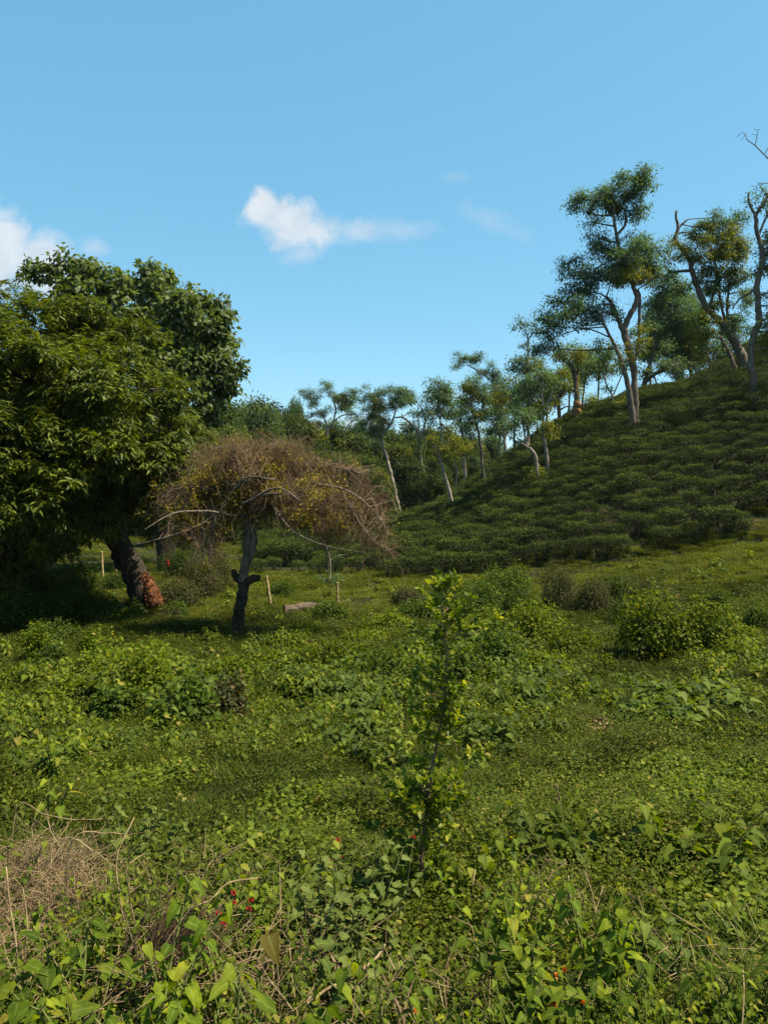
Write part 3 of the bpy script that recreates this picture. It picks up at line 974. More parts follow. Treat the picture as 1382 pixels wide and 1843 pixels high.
    make_tree('tall slim tree with dark straight trunk left of the bent pale tree', d9,
              [[(874, 886, 4), (867, 831, 3.6), (865, 805, 3.6), (858, 766, 3), (849, 734, 2.4), (845, 710, 1.8)], [(858, 768, 2), (866, 745, 1.8), (868, 720, 1.2)], [(857, 765, 1.6), (842, 752, 1.2), (832, 735, .9)]],
              [(840, 690, 18, 14), (858, 700, 18, 14), (832, 705, 12, 12, 1), (850, 718, 24, 14, 1), (868, 722, 16, 16), (835, 735, 16, 12), (858, 745, 20, 12, 1), (845, 755, 14, 10), (875, 740, 10, 8)], bark='bark_mid', dens=.9, seed=37)
    make_tree('ridge tree whose top arches far to the left', hit(909, 821),
              [[(909, 822, 4), (906, 779, 3.8), (899, 744, 3), (895, 705, 2.4), (880, 682, 2), (862, 668, 1.8), (842, 658, 1.2)], [(896, 735, 2), (888, 715, 1.5)], [(906, 785, 2), (918, 765, 1.4), (922, 750, 1)], [(905, 780, 1.8), (890, 768, 1.2)]],
              [(832, 645, 18, 9), (850, 648, 18, 9), (825, 660, 10, 7), (862, 640, 8, 7), (870, 665, 16, 10), (886, 660, 12, 10), (892, 678, 16, 10), (896, 700, 18, 14), (886, 720, 16, 14, 1), (902, 725, 14, 14, 1), (895, 745, 18, 12), (908, 762, 16, 8), (880, 755, 12, 10)], dens=.9, seed=38)
    d11 = hit(819, 926)
    make_tree('slanting tree leaning left with bare arm reaching toward the centre of the sky', d11,
              [[(819, 926, 4.6), (809, 887, 4.2), (796, 841, 3.8), (787, 811, 3.6), (770, 796, 3.2), (750, 774, 3), (726, 752, 2.6), (712, 752, 1.8)],
               [(758, 782, 2.4), (764, 765, 2.2), (764, 750, 2), (757, 733, 1.6)],
               [(790, 820, 2.4), (796, 790, 2, .3), (792, 755, 1.8, .4), (787, 735, 1.4, .5)], [(726, 753, 1.4), (722, 744, 1)], [(787, 812, 1.6), (800, 800, 1.3), (810, 790, 1)]],
              [(795, 698, 18, 14), (782, 690, 14, 10), (805, 715, 18, 16), (785, 715, 16, 14), (790, 738, 18, 12), (810, 738, 14, 14), (776, 755, 12, 8), (800, 765, 16, 10, 1), (765, 722, 7, 6), (750, 745, 5, 5), (748, 720, 8, 4), (800, 805, 22, 14, 1), (785, 785, 16, 10, 1), (818, 800, 16, 14, 1), (770, 815, 10, 8, 1)], dens=.9, seed=39)
    d12 = hit(722, 938)
    make_tree('crooked tree with flat feathery crown and vine-hung trunk near the valley', d12,
              [[(723, 938, 4.5), (709, 878, 4.2), (702, 846, 4), (694, 818, 3.4), (686, 796, 3.4), (688, 783, 3.2), (702, 765, 2.4), (709, 750, 2), (712, 735, 1.5)], [(687, 786, 2), (690, 765, 1.8), (682, 745, 1.4)], [(708, 752, 1.4), (728, 748, 1.2), (738, 740, .8)], [(700, 768, 1.4), (692, 752, 1.2)],
               [(719, 946, 3, -.6, 1), (712, 915, 2.6, -.6), (703, 895, 2, -.6)]],
              [(700, 706, 22, 12), (722, 712, 18, 13), (705, 726, 24, 11), (736, 722, 10, 9), (690, 735, 16, 10), (668, 710, 18, 9), (655, 722, 18, 10), (680, 728, 16, 10, 1), (672, 748, 20, 14, 1), (688, 762, 16, 12, 1), (655, 765, 16, 10), (672, 780, 18, 10), (640, 745, 12, 6)], dens=1.0, seed=40, vine=[(690, 822, 12, 24), (684, 850, 12, 18), (696, 872, 10, 16)])
    make_tree('pale forked tree with spreading umbrella crown beside the valley gap', d12 + 6,
              [[(556, 930, 4), (548, 880, 4), (572, 825, 3.4), (589, 805, 3.2), (589, 779, 3), (600, 757, 2.4), (604, 735, 2), (598, 718, 1.4)], [(589, 779, 2.4), (588, 764, 2), (581, 748, 1.5), (572, 738, 1)], [(602, 757, 1.6), (616, 748, 1.4), (640, 745, 1)], [(604, 737, 1.2), (616, 728, 1), (626, 722, .8)], [(589, 806, 1.4), (610, 806, 1.2), (622, 815, 1), (630, 828, .8)], [(575, 824, 1.6), (562, 828, 1.4), (545, 822, 1)], [(618, 790, 1.4), (624, 770, 1.6), (634, 758, 1.4), (646, 756, 1)]],
              [(588, 695, 12, 9), (592, 710, 14, 9), (560, 710, 16, 9), (570, 722, 18, 9), (548, 705, 8, 5), (618, 710, 16, 8), (640, 705, 16, 9), (610, 718, 14, 7), (585, 742, 14, 7), (560, 745, 14, 7), (555, 764, 18, 10), (542, 775, 14, 9), (575, 765, 12, 6), (632, 722, 16, 8), (628, 752, 10, 4)], dens=.85, seed=41)
    extra = [(762, 905, 704, 74, 34, 'slim airy tree standing behind the slanting tree'), (838, 872, 690, 76, 34, 'slim airy tree between the slanting tree and the tall slim one'),
             (925, 805, 668, 72, 36, 'slim feathery tree on the skyline right of the arching ridge tree'), (1022, 758, 622, 70, 38, 'feathery tree on the skyline behind the orange trunk'),
             (1075, 742, 610, 69, 40, 'feathery tree on the skyline between the orange trunk and the tallest tree'), (1170, 706, 560, 70, 44, 'pale feathery tree behind the tallest tree'),
             (1290, 680, 520, 69, 46, 'feathery tree filling the crest behind the leaning trunk'), (1228, 696, 510, 72, 44, 'tall feathery tree behind the dense dark crest tree'),
             (660, 930, 705, 80, 40, 'airy tree behind the crooked flat-crowned tree'), (985, 790, 640, 71, 34, 'slim feathery tree behind the pair of pale trunks'), (900, 830, 720, 78, 30, 'small airy tree low on the ridge behind the arching one')]
    for i, (px, py, top, d, w, lab) in enumerate(extra):
        rg = np.random.default_rng(400 + i)
        lean = rg.normal(0, 10)
        H = py - top
        st = [[(px, py, 2.6), (px + lean * .4, py - H * .35, 2.2), (px + lean, py - H * .65, 1.6), (px + lean * 1.2, py - H * .9, .9)],
              [(px + lean * .5, py - H * .42, 1.5), (px - w * .4, py - H * .62, 1.1), (px - w * .55, py - H * .75, .7)], [(px + lean * .8, py - H * .55, 1.4), (px + w * .45, py - H * .72, 1), (px + w * .5, py - H * .82, .6)]]
        bl = []
        for k in range(11):
            t = rg.uniform(.5, 1.0)
            ww = w * math.sin(math.pi * min(1, .2 + .75 * (1 - (t - .5) * 1.5)))
            bl.append((px + lean * t + rg.uniform(-1, 1) * ww, py - H * t + 6, rg.uniform(9, 18), rg.uniform(6, 11), int(rg.random() < .25)))
        make_tree(lab, d, st, bl, style=FINE_BIG, seed=420 + i, dens=1.0)
    # thin pale trunks below the leaning tree
    for i, (p, lab) in enumerate([([(838, 868, 2.2), (834, 845, 2), (831, 830, 1.6)], 'thin pale trunk with small yellow-green crown at the edge of the tea'),
                                  ([(820, 878, 2.2), (822, 850, 2), (819, 832, 1.6)], 'thin white trunk beside the thin pale one at the wood edge'),
                                  ([(771, 915, 2.2), (775, 895, 2), (776, 870, 1.6)], 'short pale trunk against the dark wood in the valley')]):
        q = p[-1]
        make_tree(lab, hit(p[0][0], p[0][1]) + 2, [p + [(q[0] - 2, q[1] - 20, 1.2)]],
                  [(q[0] - 4, q[1] - 26, 16, 10, 1), (q[0] + 8, q[1] - 20, 12, 8, 1), (q[0] - 12, q[1] - 12, 10, 7)], seed=50 + i, name='slim_tree', group='slim trees at the wood edge')


hill_trees()


# ---- woodland behind: every tree its own thing, a few kinds copied
def wood_proto(seed, h, w, style, mats, bark='bark_dark', low=0.12):
    rng = np.random.default_rng(seed)
    tr, cr = MB(), MB()
    q = limb(tr, [[0, 0, -0.4, 0.22], [0.1, 0, h * 0.3, 0.17], [rng.normal(0, .3), rng.normal(0, .3), h * 0.65, 0.1], [rng.normal(0, .4), 0, h * 0.92, 0.03]], sides=7, rng=rng)
    nb = 26
    for i in range(nb):
        t = low + (1 - low) * (i + 0.5) / nb
        prof = math.sin(math.pi * min(1, (t * 0.86 + 0.14))) ** 0.6
        a = i * 2.4 + rng.normal(0, .4)
        r = w * prof * rng.uniform(0.35, 0.8)
        c = np.array([r * math.cos(a), r * math.sin(a), h * (t * 0.9) + rng.normal(0, .15)])
        br = w * rng.uniform(0.28, 0.45)
        n = int(9 + br * br * 14)
        dr = rnd_dir(rng, n)
        C = c + dr * np.array([br, br, br * 0.65]) * rng.uniform(0.4, 1.1, (n, 1))
        cluster_leaves(cr, rng, C, dr, style, int(rng.random() < 0.18))
        b = q[np.argmin(np.abs(q[:, 2] - (c[2] - 0.5 * r)))]
        limb(tr, [[*b[:3], 0.05], [*((b[:3] + c) / 2 + [0, 0, .1]), 0.03], [*c, 0.012]], k=6, sides=4, rng=rng, cap=False)
    return tr.mesh('wood_trunk', [M[bark]], smooth=True), cr.mesh('wood_crown', [M[m] for m in mats])


def woodland():
    kinds = []
    for i in range(5):
        st = dict(WOOD)
        mats = [('wood', 'yg_leaf'), ('wood', 'teal_leaf'), ('teal_leaf', 'wood'), ('wood', 'wood'), ('wood', 'teal_leaf')][i]
        kinds.append(wood_proto(60 + i, 10.0, 3.4, st, mats))
    labs = ['bushy mid-green tree in the wood behind the meadow', 'dark green round-crowned tree in the wood behind the meadow', 'bluish-green tree in the wood behind the meadow',
            'deep green dense tree in the wood behind the meadow', 'dull green tree in the wood behind the meadow']
    # (px, top py, width px, depth, kind)
    spots = [(395, 738, 80, 62, 1), (440, 748, 80, 74, 2), (470, 742, 80, 66, 1), (510, 765, 80, 70, 4), (550, 778, 80, 74, 0), (590, 790, 80, 78, 4), (630, 798, 80, 76, 0), (665, 795, 70, 80, 2),
             (700, 800, 80, 82, 3), (735, 795, 80, 84, 3), (765, 790, 80, 86, 1), (795, 795, 80, 88, 3), (825, 800, 70, 88, 0), (850, 806, 50, 90, 0), (885, 800, 50, 92, 2),
             (420, 790, 90, 54, 0), (365, 800, 90, 52, 3), (470, 800, 90, 56, 4), (520, 815, 90, 58, 0), (565, 825, 80, 60, 4), (610, 835, 80, 60, 0), (650, 840, 70, 62, 3), (675, 862, 60, 58, 0),
             (740, 850, 70, 74, 3), (775, 845, 60, 78, 1), (530, 742, 40, 90, 2), (310, 790, 90, 56, 3), (300, 880, 70, 44, 3), (250, 860, 90, 52, 1), (190, 880, 90, 54, 3), (130, 870, 90, 56, 4), (70, 860, 90, 54, 1), (10, 850, 90, 52, 3), (-60, 850, 100, 52, 1),
             (-130, 800, 110, 54, 3), (-200, 780, 110, 56, 1), (350, 880, 70, 44, 0), (395, 885, 70, 46, 4), (500, 880, 70, 50, 0), (560, 890, 60, 54, 3), (620, 895, 60, 56, 0), (690, 790, 60, 86, 1), (645, 780, 60, 88, 4), (600, 778, 60, 86, 2), (720, 815, 60, 78, 0), (810, 830, 50, 84, 3), (850, 835, 40, 86, 1), (790, 860, 50, 76, 3), (540, 765, 60, 84, 4), (490, 752, 60, 82, 1), (400, 752, 70, 72, 0), (430, 830, 80, 50, 4), (460, 860, 70, 48, 0), (345, 750, 70, 74, 1)]
    protos = {}
    rng = np.random.default_rng(77)
    for (px, py, wpx, d, k) in spots:
        x = (px - CX) / F * d
        gz = tz(x, d)
        top = -(py - 16 - HY) / F * d
        hgt = max(3.0, top - gz)
        sx = wpx * d / F / 5.0
        if k not in protos:
            root = empty('woodland_tree', (x, d, gz), labs[k], 'tree', 'trees of the wood behind the meadow')
            obj('trunk', kinds[k][0], root)
            obj('crown', kinds[k][1], root)
            protos[k] = root
            c = root
        else:
            c = copy_tree(protos[k], (x, d, gz), label=labs[k])
        c.rotation_euler = (0, 0, float(rng.uniform(0, 6.28)))
        c.scale = (sx, sx, hgt / 9.6)


woodland()


# ---- left foreground trees
def mango():
    rng = np.random.default_rng(31)
    d = 22.0
    s = d / F
    origin = gp(272, 1098)
    origin = np.array([*W(270, 1098, d)[:2], 0])
    origin[2] = tz(origin[0], origin[1])
    tr, cr = MB(), MB()
    P = lambda px, py, r, off=0.0: [*(W(px, py, d) + [0, off, 0]), r * s]
    base = [origin[0], origin[1], origin[2] - 0.3, 30 * s]
    limb(tr, [base, P(266, 1080, 26), P(250, 1045, 23), P(228, 1005, 22), P(212, 970, 21), P(200, 920, 20), P(180, 850, 17), P(150, 780, 12)], k=40, sides=14, rng=rng, wob=0.08)
    limb(tr, [P(210, 965, 14), P(235, 930, 10, -.4), P(262, 900, 7, -.8), P(290, 880, 4, -1)], rng=rng)
    limb(tr, [P(205, 930, 14), P(150, 900, 11, -.6), P(80, 870, 8, -1), P(0, 850, 5, -1.2)], rng=rng)
    limb(tr, [P(190, 880, 12), P(235, 820, 9, .6), P(270, 760, 6, 1)], rng=rng)
    limb(tr, [P(180, 850, 12), P(100, 780, 9), P(50, 700, 6), P(20, 620, 4)], rng=rng)
    for k in range(9):
        a = k * 0.7 + rng.normal(0, .2)
        e = W(170 + 140 * math.cos(a), 800 - 60 * rng.random(), d) + [0, 2.6 * math.sin(a), 0]
        limb(tr, [P(190, 870, 8), list((np.array(P(190, 870, 8)[:3]) + e) / 2 + rng.normal(0, .2, 3)) + [0.06], [*e, 0.03]], rng=rng, sides=6)
    # big masses: px, py, rx, ry (px) and depth offset
    big = [(60, 660, 150, 100, -0.6), (170, 650, 120, 80, 0.2), (-40, 610, 90, 80, 0), (120, 740, 170, 90, -1.2), (235, 735, 95, 85, 0.3), (40, 800, 130, 100, -1.6), (-70, 760, 120, 110, -1), (180, 815, 110, 70, -1.3),
           (275, 800, 60, 75, 0.2), (20, 900, 100, 70, -1.4), (-80, 900, 110, 80, -1), (110, 880, 90, 55, -1.4), (240, 872, 70, 38, -1.6), (200, 915, 55, 35, -1.9), (60, 960, 70, 40, -0.8), (-40, 990, 70, 50, -0.6), (265, 915, 40, 30, -1.4),
           (100, 600, 90, 60, 0), (0, 560, 50, 50, 0.6), (310, 770, 40, 45, 0.4), (150, 700, 150, 120, 1.8), (30, 760, 150, 120, 2.2), (-60, 840, 120, 120, 1.8), (15, 1010, 40, 30, -0.3),
           (60, 690, 130, 80, -3.6), (-60, 640, 120, 90, -3.4), (165, 720, 90, 65, -3.2), (30, 800, 130, 80, -4.2), (150, 815, 80, 50, -3.8), (-80, 800, 120, 90, -4.6), (40, 890, 90, 50, -4.4), (-70, 920, 100, 60, -4.8), (-180, 700, 130, 110, -2), (-200, 850, 130, 110, -2.5), (325, 832, 34, 36, -2.3), (20, 985, 80, 60, -1.5), (-50, 1040, 80, 60, -1), (95, 935, 60, 36, -2.6), (290, 870, 36, 30, -1.6), (165, 945, 40, 24, -2.4), (60, 940, 110, 70, 2.6), (170, 900, 90, 50, 2.2), (305, 765, 42, 48, -2.2), (285, 790, 45, 60, -2.4), (268, 700, 50, 45, -2.8), (240, 840, 55, 36, -2.8), (110, 640, 80, 60, 3.2), (220, 760, 80, 60, 3.4)]  # masses nearer the viewer, added so the crown shades the ground below
    for (px, py, rx, ry, off) in big:
        c = W(px, py, d + off)
        r3 = np.array([rx, (rx + ry) / 2 * 0.9, ry]) * (d + off) / F
        nsub = max(4, int(rx * ry / 560))
        dr = rnd_dir(rng, nsub)
        sub = c + dr * r3 * rng.uniform(0.55, 1.0, (nsub, 1))
        for q, o in zip(sub, dr):
            n = int(rng.integers(20, 34))
            e = rnd_dir(rng, n)
            e[:, 2] = np.abs(e[:, 2]) * 1.0 - 0.35
            e = unit(e + o * 0.5)
            br = rng.uniform(0.40, 0.85)
            C = q + e * [br, br, br * 0.9] * rng.uniform(0.55, 1.15, (n, 1))
            cluster_leaves(cr, rng, C, e, MANGO, 0)
        m1 = (sub + c) / 2
        tubes(tr, np.stack([np.broadcast_to(c, sub.shape), m1, sub], 1), np.tile([[0.03, 0.02, 0.008]], (nsub, 1)), 4)
    root = empty('mango_tree', origin, 'huge dark mango tree with leaning trunk at the left of the meadow', 'tree')
    obj('trunk', tr.mesh('trunk', [M['bark_dark']], origin, True), root)
    obj('crown', cr.mesh('crown', [M['mango']], origin), root)
    # termite earth on the trunk foot
    tm = MB()
    limb(tm, [[*(W(279, 1100, d - 0.12)), 13 * s], [*(W(276, 1080, d - 0.22)), 15 * s], [*(W(268, 1056, d - 0.22)), 12 * s], [*(W(259, 1036, d - 0.16)), 5 * s]], k=15, sides=16, rng=rng, wob=0.06)
    tv = np.concatenate(tm.v)
    pick = tv[rng.integers(0, len(tv), 420)] + rng.normal(0, .035, (420, 3))
    ax = rnd_dir(rng, 420) * rng.uniform(.015, .05, (420, 1))
    tubes(tm, np.stack([pick - ax, pick, pick + ax], 1), np.array([[.45, 1, .4]]) * rng.uniform(.010, .034, (420, 1)), 5, 0, True)
    tag(obj('termite_mound', tm.mesh('termite_mound', [M['termite']], origin, False), loc=origin), 'rusty orange termite earth built up the foot of the mango trunk', 'termite mound')

    # round-leaved tree behind
    rng = np.random.default_rng(32)
    d = 31.0
    s = d / F
    tr, cr = MB(), MB()
    org = np.array([*W(300, 900, d)[:2], 0]); org[2] = tz(org[0], org[1])
    P = lambda px, py, r, off=0.0: [*(W(px, py, d) + [0, off, 0]), r * s]
    limb(tr, [[*org[:2], org[2] - .3, 20 * s], P(300, 900, 16), P(290, 800, 14), P(275, 700, 11), P(260, 600, 7), P(250, 530, 3)], k=30, sides=10, rng=rng)
    limb(tr, [P(285, 770, 9), P(330, 700, 6), P(370, 640, 4), P(395, 600, 2)], rng=rng)
    limb(tr, [P(292, 820, 8), P(345, 770, 6), P(360, 730, 5), P(385, 690, 3)], rng=rng)
    limb(tr, [P(270, 680, 7), P(200, 580, 5), P(150, 520, 3), P(110, 470, 2)], rng=rng)
    limb(tr, [P(265, 640, 6), P(310, 570, 4), P(330, 520, 2)], rng=rng)
    big = [(130, 495, 40, 26, 0), (112, 468, 18, 16, -.3), (75, 490, 22, 14, 0), (180, 510, 50, 32, 0), (240, 505, 45, 28, .3), (300, 512, 40, 28, 0), (270, 500, 30, 20, .2), (340, 540, 40, 26, 0), (380, 545, 18, 16, .3),
           (220, 560, 80, 50, -.5), (310, 580, 70, 50, -.4), (375, 590, 38, 34, 0), (400, 580, 16, 14, 0), (370, 640, 40, 34, .3), (330, 650, 50, 40, -.8), (400, 640, 20, 16, 0), (405, 690, 24, 20, 0), (375, 690, 32, 24, .2), (345, 715, 36, 30, -.3), (360, 750, 24, 26, 0), (280, 660, 60, 50, -1), (300, 735, 40, 40, 0), (160, 560, 60, 40, 0), (390, 665, 30, 18, -.2), (250, 600, 80, 60, 1.4), (340, 610, 60, 60, 1.4), (415, 655, 10, 10, 0)]
    for (px, py, rx, ry, off) in big:
        c = W(px, py, d) + [0, off, 0]
        r3 = np.array([rx, (rx + ry) / 2, ry]) * s
        nsub = max(3, int(rx * ry / 190))
        dr = rnd_dir(rng, nsub)
        sub = c + dr * r3 * rng.uniform(0.5, 1.0, (nsub, 1))
        for q, o in zip(sub, dr):
            n = int(rng.integers(6, 13))
            e = unit(rnd_dir(rng, n) + o * 0.4)
            br = rng.uniform(0.28, 0.5)
            cluster_leaves(cr, rng, q + e * br * rng.uniform(0.6, 1.1, (n, 1)), e, BROAD, 0)
        tubes(tr, np.stack([np.broadcast_to(c, sub.shape), (sub + c) / 2 + rng.normal(0, .05, sub.shape), sub], 1), np.tile([[0.025, 0.018, 0.008]], (nsub, 1)), 4)
    root = empty('broadleaf_tree', org, 'tall round-leaved tree rising behind the mango tree', 'tree')
    obj('trunk', tr.mesh('trunk', [M['bark_dark']], org, True), root)
    obj('crown', cr.mesh('crown', [M['broad']], org), root)


mango()


def brown_tree():
    rng = np.random.default_rng(41)
    d = hit(428, 1146)
    s = d / F
    org = np.array([*W(428, 1146, d)[:2], 0]); org[2] = tz(org[0], org[1])
    tr, tw, yl = MB(), MB(), MB()
    P = lambda px, py, r, off=0.0: [*(W(px, py, d) + [0, off, 0]), r * s]
    lo = MB()
    limb(lo, [[*org[:2], org[2] - .2, 14 * s], P(428, 1125, 11.5), P(433, 1090, 10.5), P(438, 1060, 10), P(437, 1040, 9.5)], k=24, sides=12, rng=rng, wob=.1)
    limb(lo, [P(437, 1050, 8), P(450, 1044, 8), P(462, 1040, 7), P(469, 1041, 5)], k=10, sides=9, rng=rng, wob=.1)
    limb(lo, [P(434, 1048, 7), P(424, 1035, 6), P(419, 1025, 4)], k=8, sides=8, rng=rng)
    q1 = limb(tr, [P(437, 1045, 8.5), P(443, 1010, 8.5), P(448, 975, 9.5), P(447, 950, 9), P(443, 935, 8)], k=22, sides=12, rng=rng, wob=.1)
    q2 = limb(tr, [P(441, 1030, 6, -.1), P(453, 1000, 6, -.15), P(458, 970, 6, -.1), P(452, 945, 5)], k=16, sides=9, rng=rng)
    nodes = [q1, q2]
    limbs = [
        [P(445, 940, 6), P(425, 905, 4.5, -.2), P(380, 880, 3, -.4), P(330, 880, 2, -.5), P(295, 900, 1, -.5)],
        [P(445, 940, 6), P(440, 890, 4.5, .2), P(455, 850, 3.2, .3), P(500, 815, 2, .4), P(540, 800, 1, .4)],
        [P(448, 945, 6), P(490, 905, 4.5, -.3), P(560, 875, 3.4, -.5), P(620, 880, 2.4, -.7), P(670, 915, 1.4, -.8), P(700, 960, .8, -.8)],
        [P(445, 940, 5), P(470, 900, 3.6, -1), P(520, 880, 2.4, -1.8), P(560, 900, 1.4, -2.2)],
        [P(445, 940, 5), P(410, 890, 3.6, 1), P(370, 850, 2.4, 1.6), P(330, 850, 1.4, 2)],
        [P(445, 940, 5), P(480, 880, 3.4, 1), P(560, 830, 2.4, 1.6), P(630, 840, 1.4, 2)],
        [P(420, 900, 2.6, -.8), P(437, 880, 2.4, -.9), P(463, 860, 2, -1), P(510, 866, 1.4, -1.1)],
        [P(450, 905, 2.4, -.9), P(480, 892, 2, -1), P(520, 888, 1.6, -1.1), P(545, 894, 1.4, -1.2)],
        [P(536, 860, 2.4, .2), P(560, 842, 2, .1), P(600, 840, 1.5, 0), P(650, 852, 1, 0)],
        [P(445, 935, 4), P(400, 920, 3, -1), P(350, 920, 2, -1.6), P(310, 945, 1, -2)],
        [P(500, 905, 2.2, -1), P(540, 950, 1.6, -1.4), P(600, 975, 1.1, -1.6), P(660, 985, .6, -1.6)],
        [P(620, 885, 1.8, -.8), P(650, 940, 1.4, -.9), P(675, 970, .8, -.9), P(700, 985, .5, -.9)],
        [P(420, 905, 2, -.6), P(380, 940, 1.6, -.9), P(330, 960, 1.1, -1.1), P(270, 975, .6, -1.1)],
        [P(410, 900, 2, .4), P(400, 850, 1.5, .5), P(415, 815, 1, .5), P(410, 790, .6, .5)],
        [P(600, 880, 2, -.6), P(580, 925, 1.6, -.7), P(572, 950, 1.2, -.7), P(590, 985, 1, -.7), P(595, 1030, .8, -.7)],
    ]
    for l in limbs:
        nodes.append(limb(tr, [q[:3] + [q[3] * .72] for q in l], k=22, sides=6, rng=rng, wob=.25, cap=False))
    allp = np.concatenate(nodes[2:])
    # twig mass
    masses = [(480, 830, 130, 40, 460, 0), (400, 860, 100, 50, 300, 0), (560, 870, 120, 55, 420, 0), (640, 900, 70, 60, 260, 0), (350, 900, 70, 60, 240, 0), (480, 900, 150, 50, 360, -.4), (600, 940, 90, 40, 240, -.5), (660, 960, 60, 40, 130, -.4), (330, 950, 60, 50, 140, -.6), (520, 930, 110, 35, 200, -.6), (470, 860, 160, 60, 300, 1.2), (580, 880, 120, 60, 240, 1.4)]
    tips = []
    for (px, py, rx, ry, n, off) in masses:
        n = int(n * 0.55)
        px = 478 + (px - 478) * .9
        rx = rx * .86
        c = W(px, py, d) + [0, off, 0]
        r3 = np.array([rx, rx * 0.75, ry]) * s
        ks = max(4, n // 26)
        kc = rnd_dir(rng, ks) * rng.uniform(.25, 1.12, (ks, 1))
        E = c + (kc[rng.integers(0, ks, n)] + rng.normal(0, .24, (n, 3))) * r3
        xc = W(485, 900, d)[0]
        E[:, 2] -= np.clip(np.abs(E[:, 0] - xc) / (205 * s), 0, 1.25) ** 2 * 42 * s - 12 * s
        dist = ((E[:, None] - allp[None, :, :3]) ** 2).sum(-1)
        # start from one of the near limb points
        H = allp[np.argsort(dist, 1)[np.arange(n), rng.integers(0, 12, n)], :3]
        m1 = H * 0.6 + E * 0.4 + rng.normal(0, 0.15, (n, 3)) + [0, 0, 0.10]
        m2 = H * 0.25 + E * 0.75 + rng.normal(0, 0.12, (n, 3)) + [0, 0, 0.08]
        E = E + (E - m2) * 0.2 + [0, 0, -0.05]
        tubes(tw, np.stack([H, m1, m2, E], 1), np.tile([[0.009, 0.0065, 0.0045, 0.002]], (n, 1)) * rng.uniform(.6, 1.1, (n, 1)), 3)
        for rep in range(6):
            k = rng.uniform(0.1, 1, (n, 1))
            A = m2 * (1 - k) + E * k
            g = (E - m1)
            D = unit(unit(g) * 0.55 + rnd_dir(rng, n) * 0.75 + [0, 0, 0.05]) * rng.uniform(0.15, 0.48, (n, 1))
            B = A + D * 0.55 + rng.normal(0, .045, (n, 3))
            C = A + D + [0, 0, -0.05] + rng.normal(0, .07, (n, 3))
            tubes(tw, np.stack([A, B, C], 1), np.tile([[0.0036, 0.0026, 0.0013]], (n, 1)), 3)
            tips.append(np.concatenate([C, B]))
    tips = np.concatenate(tips)
    px = CX + tips[:, 0] / tips[:, 1] * F
    py = HY - tips[:, 2] / tips[:, 1] * F
    w = 1.5 * np.exp(-((px - 400) / 115) ** 2 - ((py - 910) / 50) ** 2) + 0.8 * np.exp(-((px - 520) / 70) ** 2 - ((py - 870) / 30) ** 2) + 0.35 * np.exp(-((px - 560) / 80) ** 2 - ((py - 930) / 25) ** 2)
    w = w * np.clip(.35 + 1.6 * np.sin(px / 17 + 2 * np.sin(py / 23)) * np.sin(py / 13 + 1.5 * np.sin(px / 31)), 0.05, 1.6)
    sel = rng.random(len(tips)) < np.clip(w * 1.2, 0.02, .95)
    Q = np.repeat(tips[sel], 4, 0)
    n = len(Q)
    leaves(yl, Q + rng.normal(0, .05, (n, 3)), rng.normal(0, 1, (n, 3)) + [0, 0, -.3], rng.normal(0, .6, (n, 3)) + [0, 0, 1], rng.uniform(.045, .085, n), rng.uniform(.028, .05, n), None, mat=0)
    sel = rng.random(len(tips)) < 0.42
    Q = np.repeat(tips[sel], 2, 0)
    n = len(Q)
    leaves(yl, Q + rng.normal(0, .04, (n, 3)), rng.normal(0, 1, (n, 3)) + [0, 0, -.3], rng.normal(0, .6, (n, 3)) + [0, 0, 1], rng.uniform(.025, .05, n), rng.uniform(.012, .02, n), None, mat=1)
    # hanging bare runners
    n = 90
    A = allp[rng.integers(0, len(allp), n), :3]
    B = A + np.stack([rng.normal(0, .12, n), rng.normal(0, .12, n), -rng.uniform(.2, .5, n)], 1)
    C = B + np.stack([rng.normal(0, .15, n), rng.normal(0, .15, n), -rng.uniform(.1, .5, n)], 1)
    tubes(tw, np.stack([A, B, C], 1), np.tile([[0.006, 0.005, 0.003]], (n, 1)), 3)
    root = empty('dry_tree', org, 'half-bare umbrella-shaped tree with rusty twigs and yellowing leaves in the meadow', 'tree')
    t = obj('trunk', lo.mesh('trunk', [M['bark_dark']], org, True), root)  # shade on the lower trunk is put into its darker bark
    obj('branch_fork', tr.mesh('branch_fork', [M['bark_mid']], org, True), t)
    c = obj('crown', tw.mesh('crown', [M['twig_brown']], org), root)
    obj('leaves', yl.mesh('leaves', [M['yellow_leaf'], M['brown_leaf']], org), c)


brown_tree()


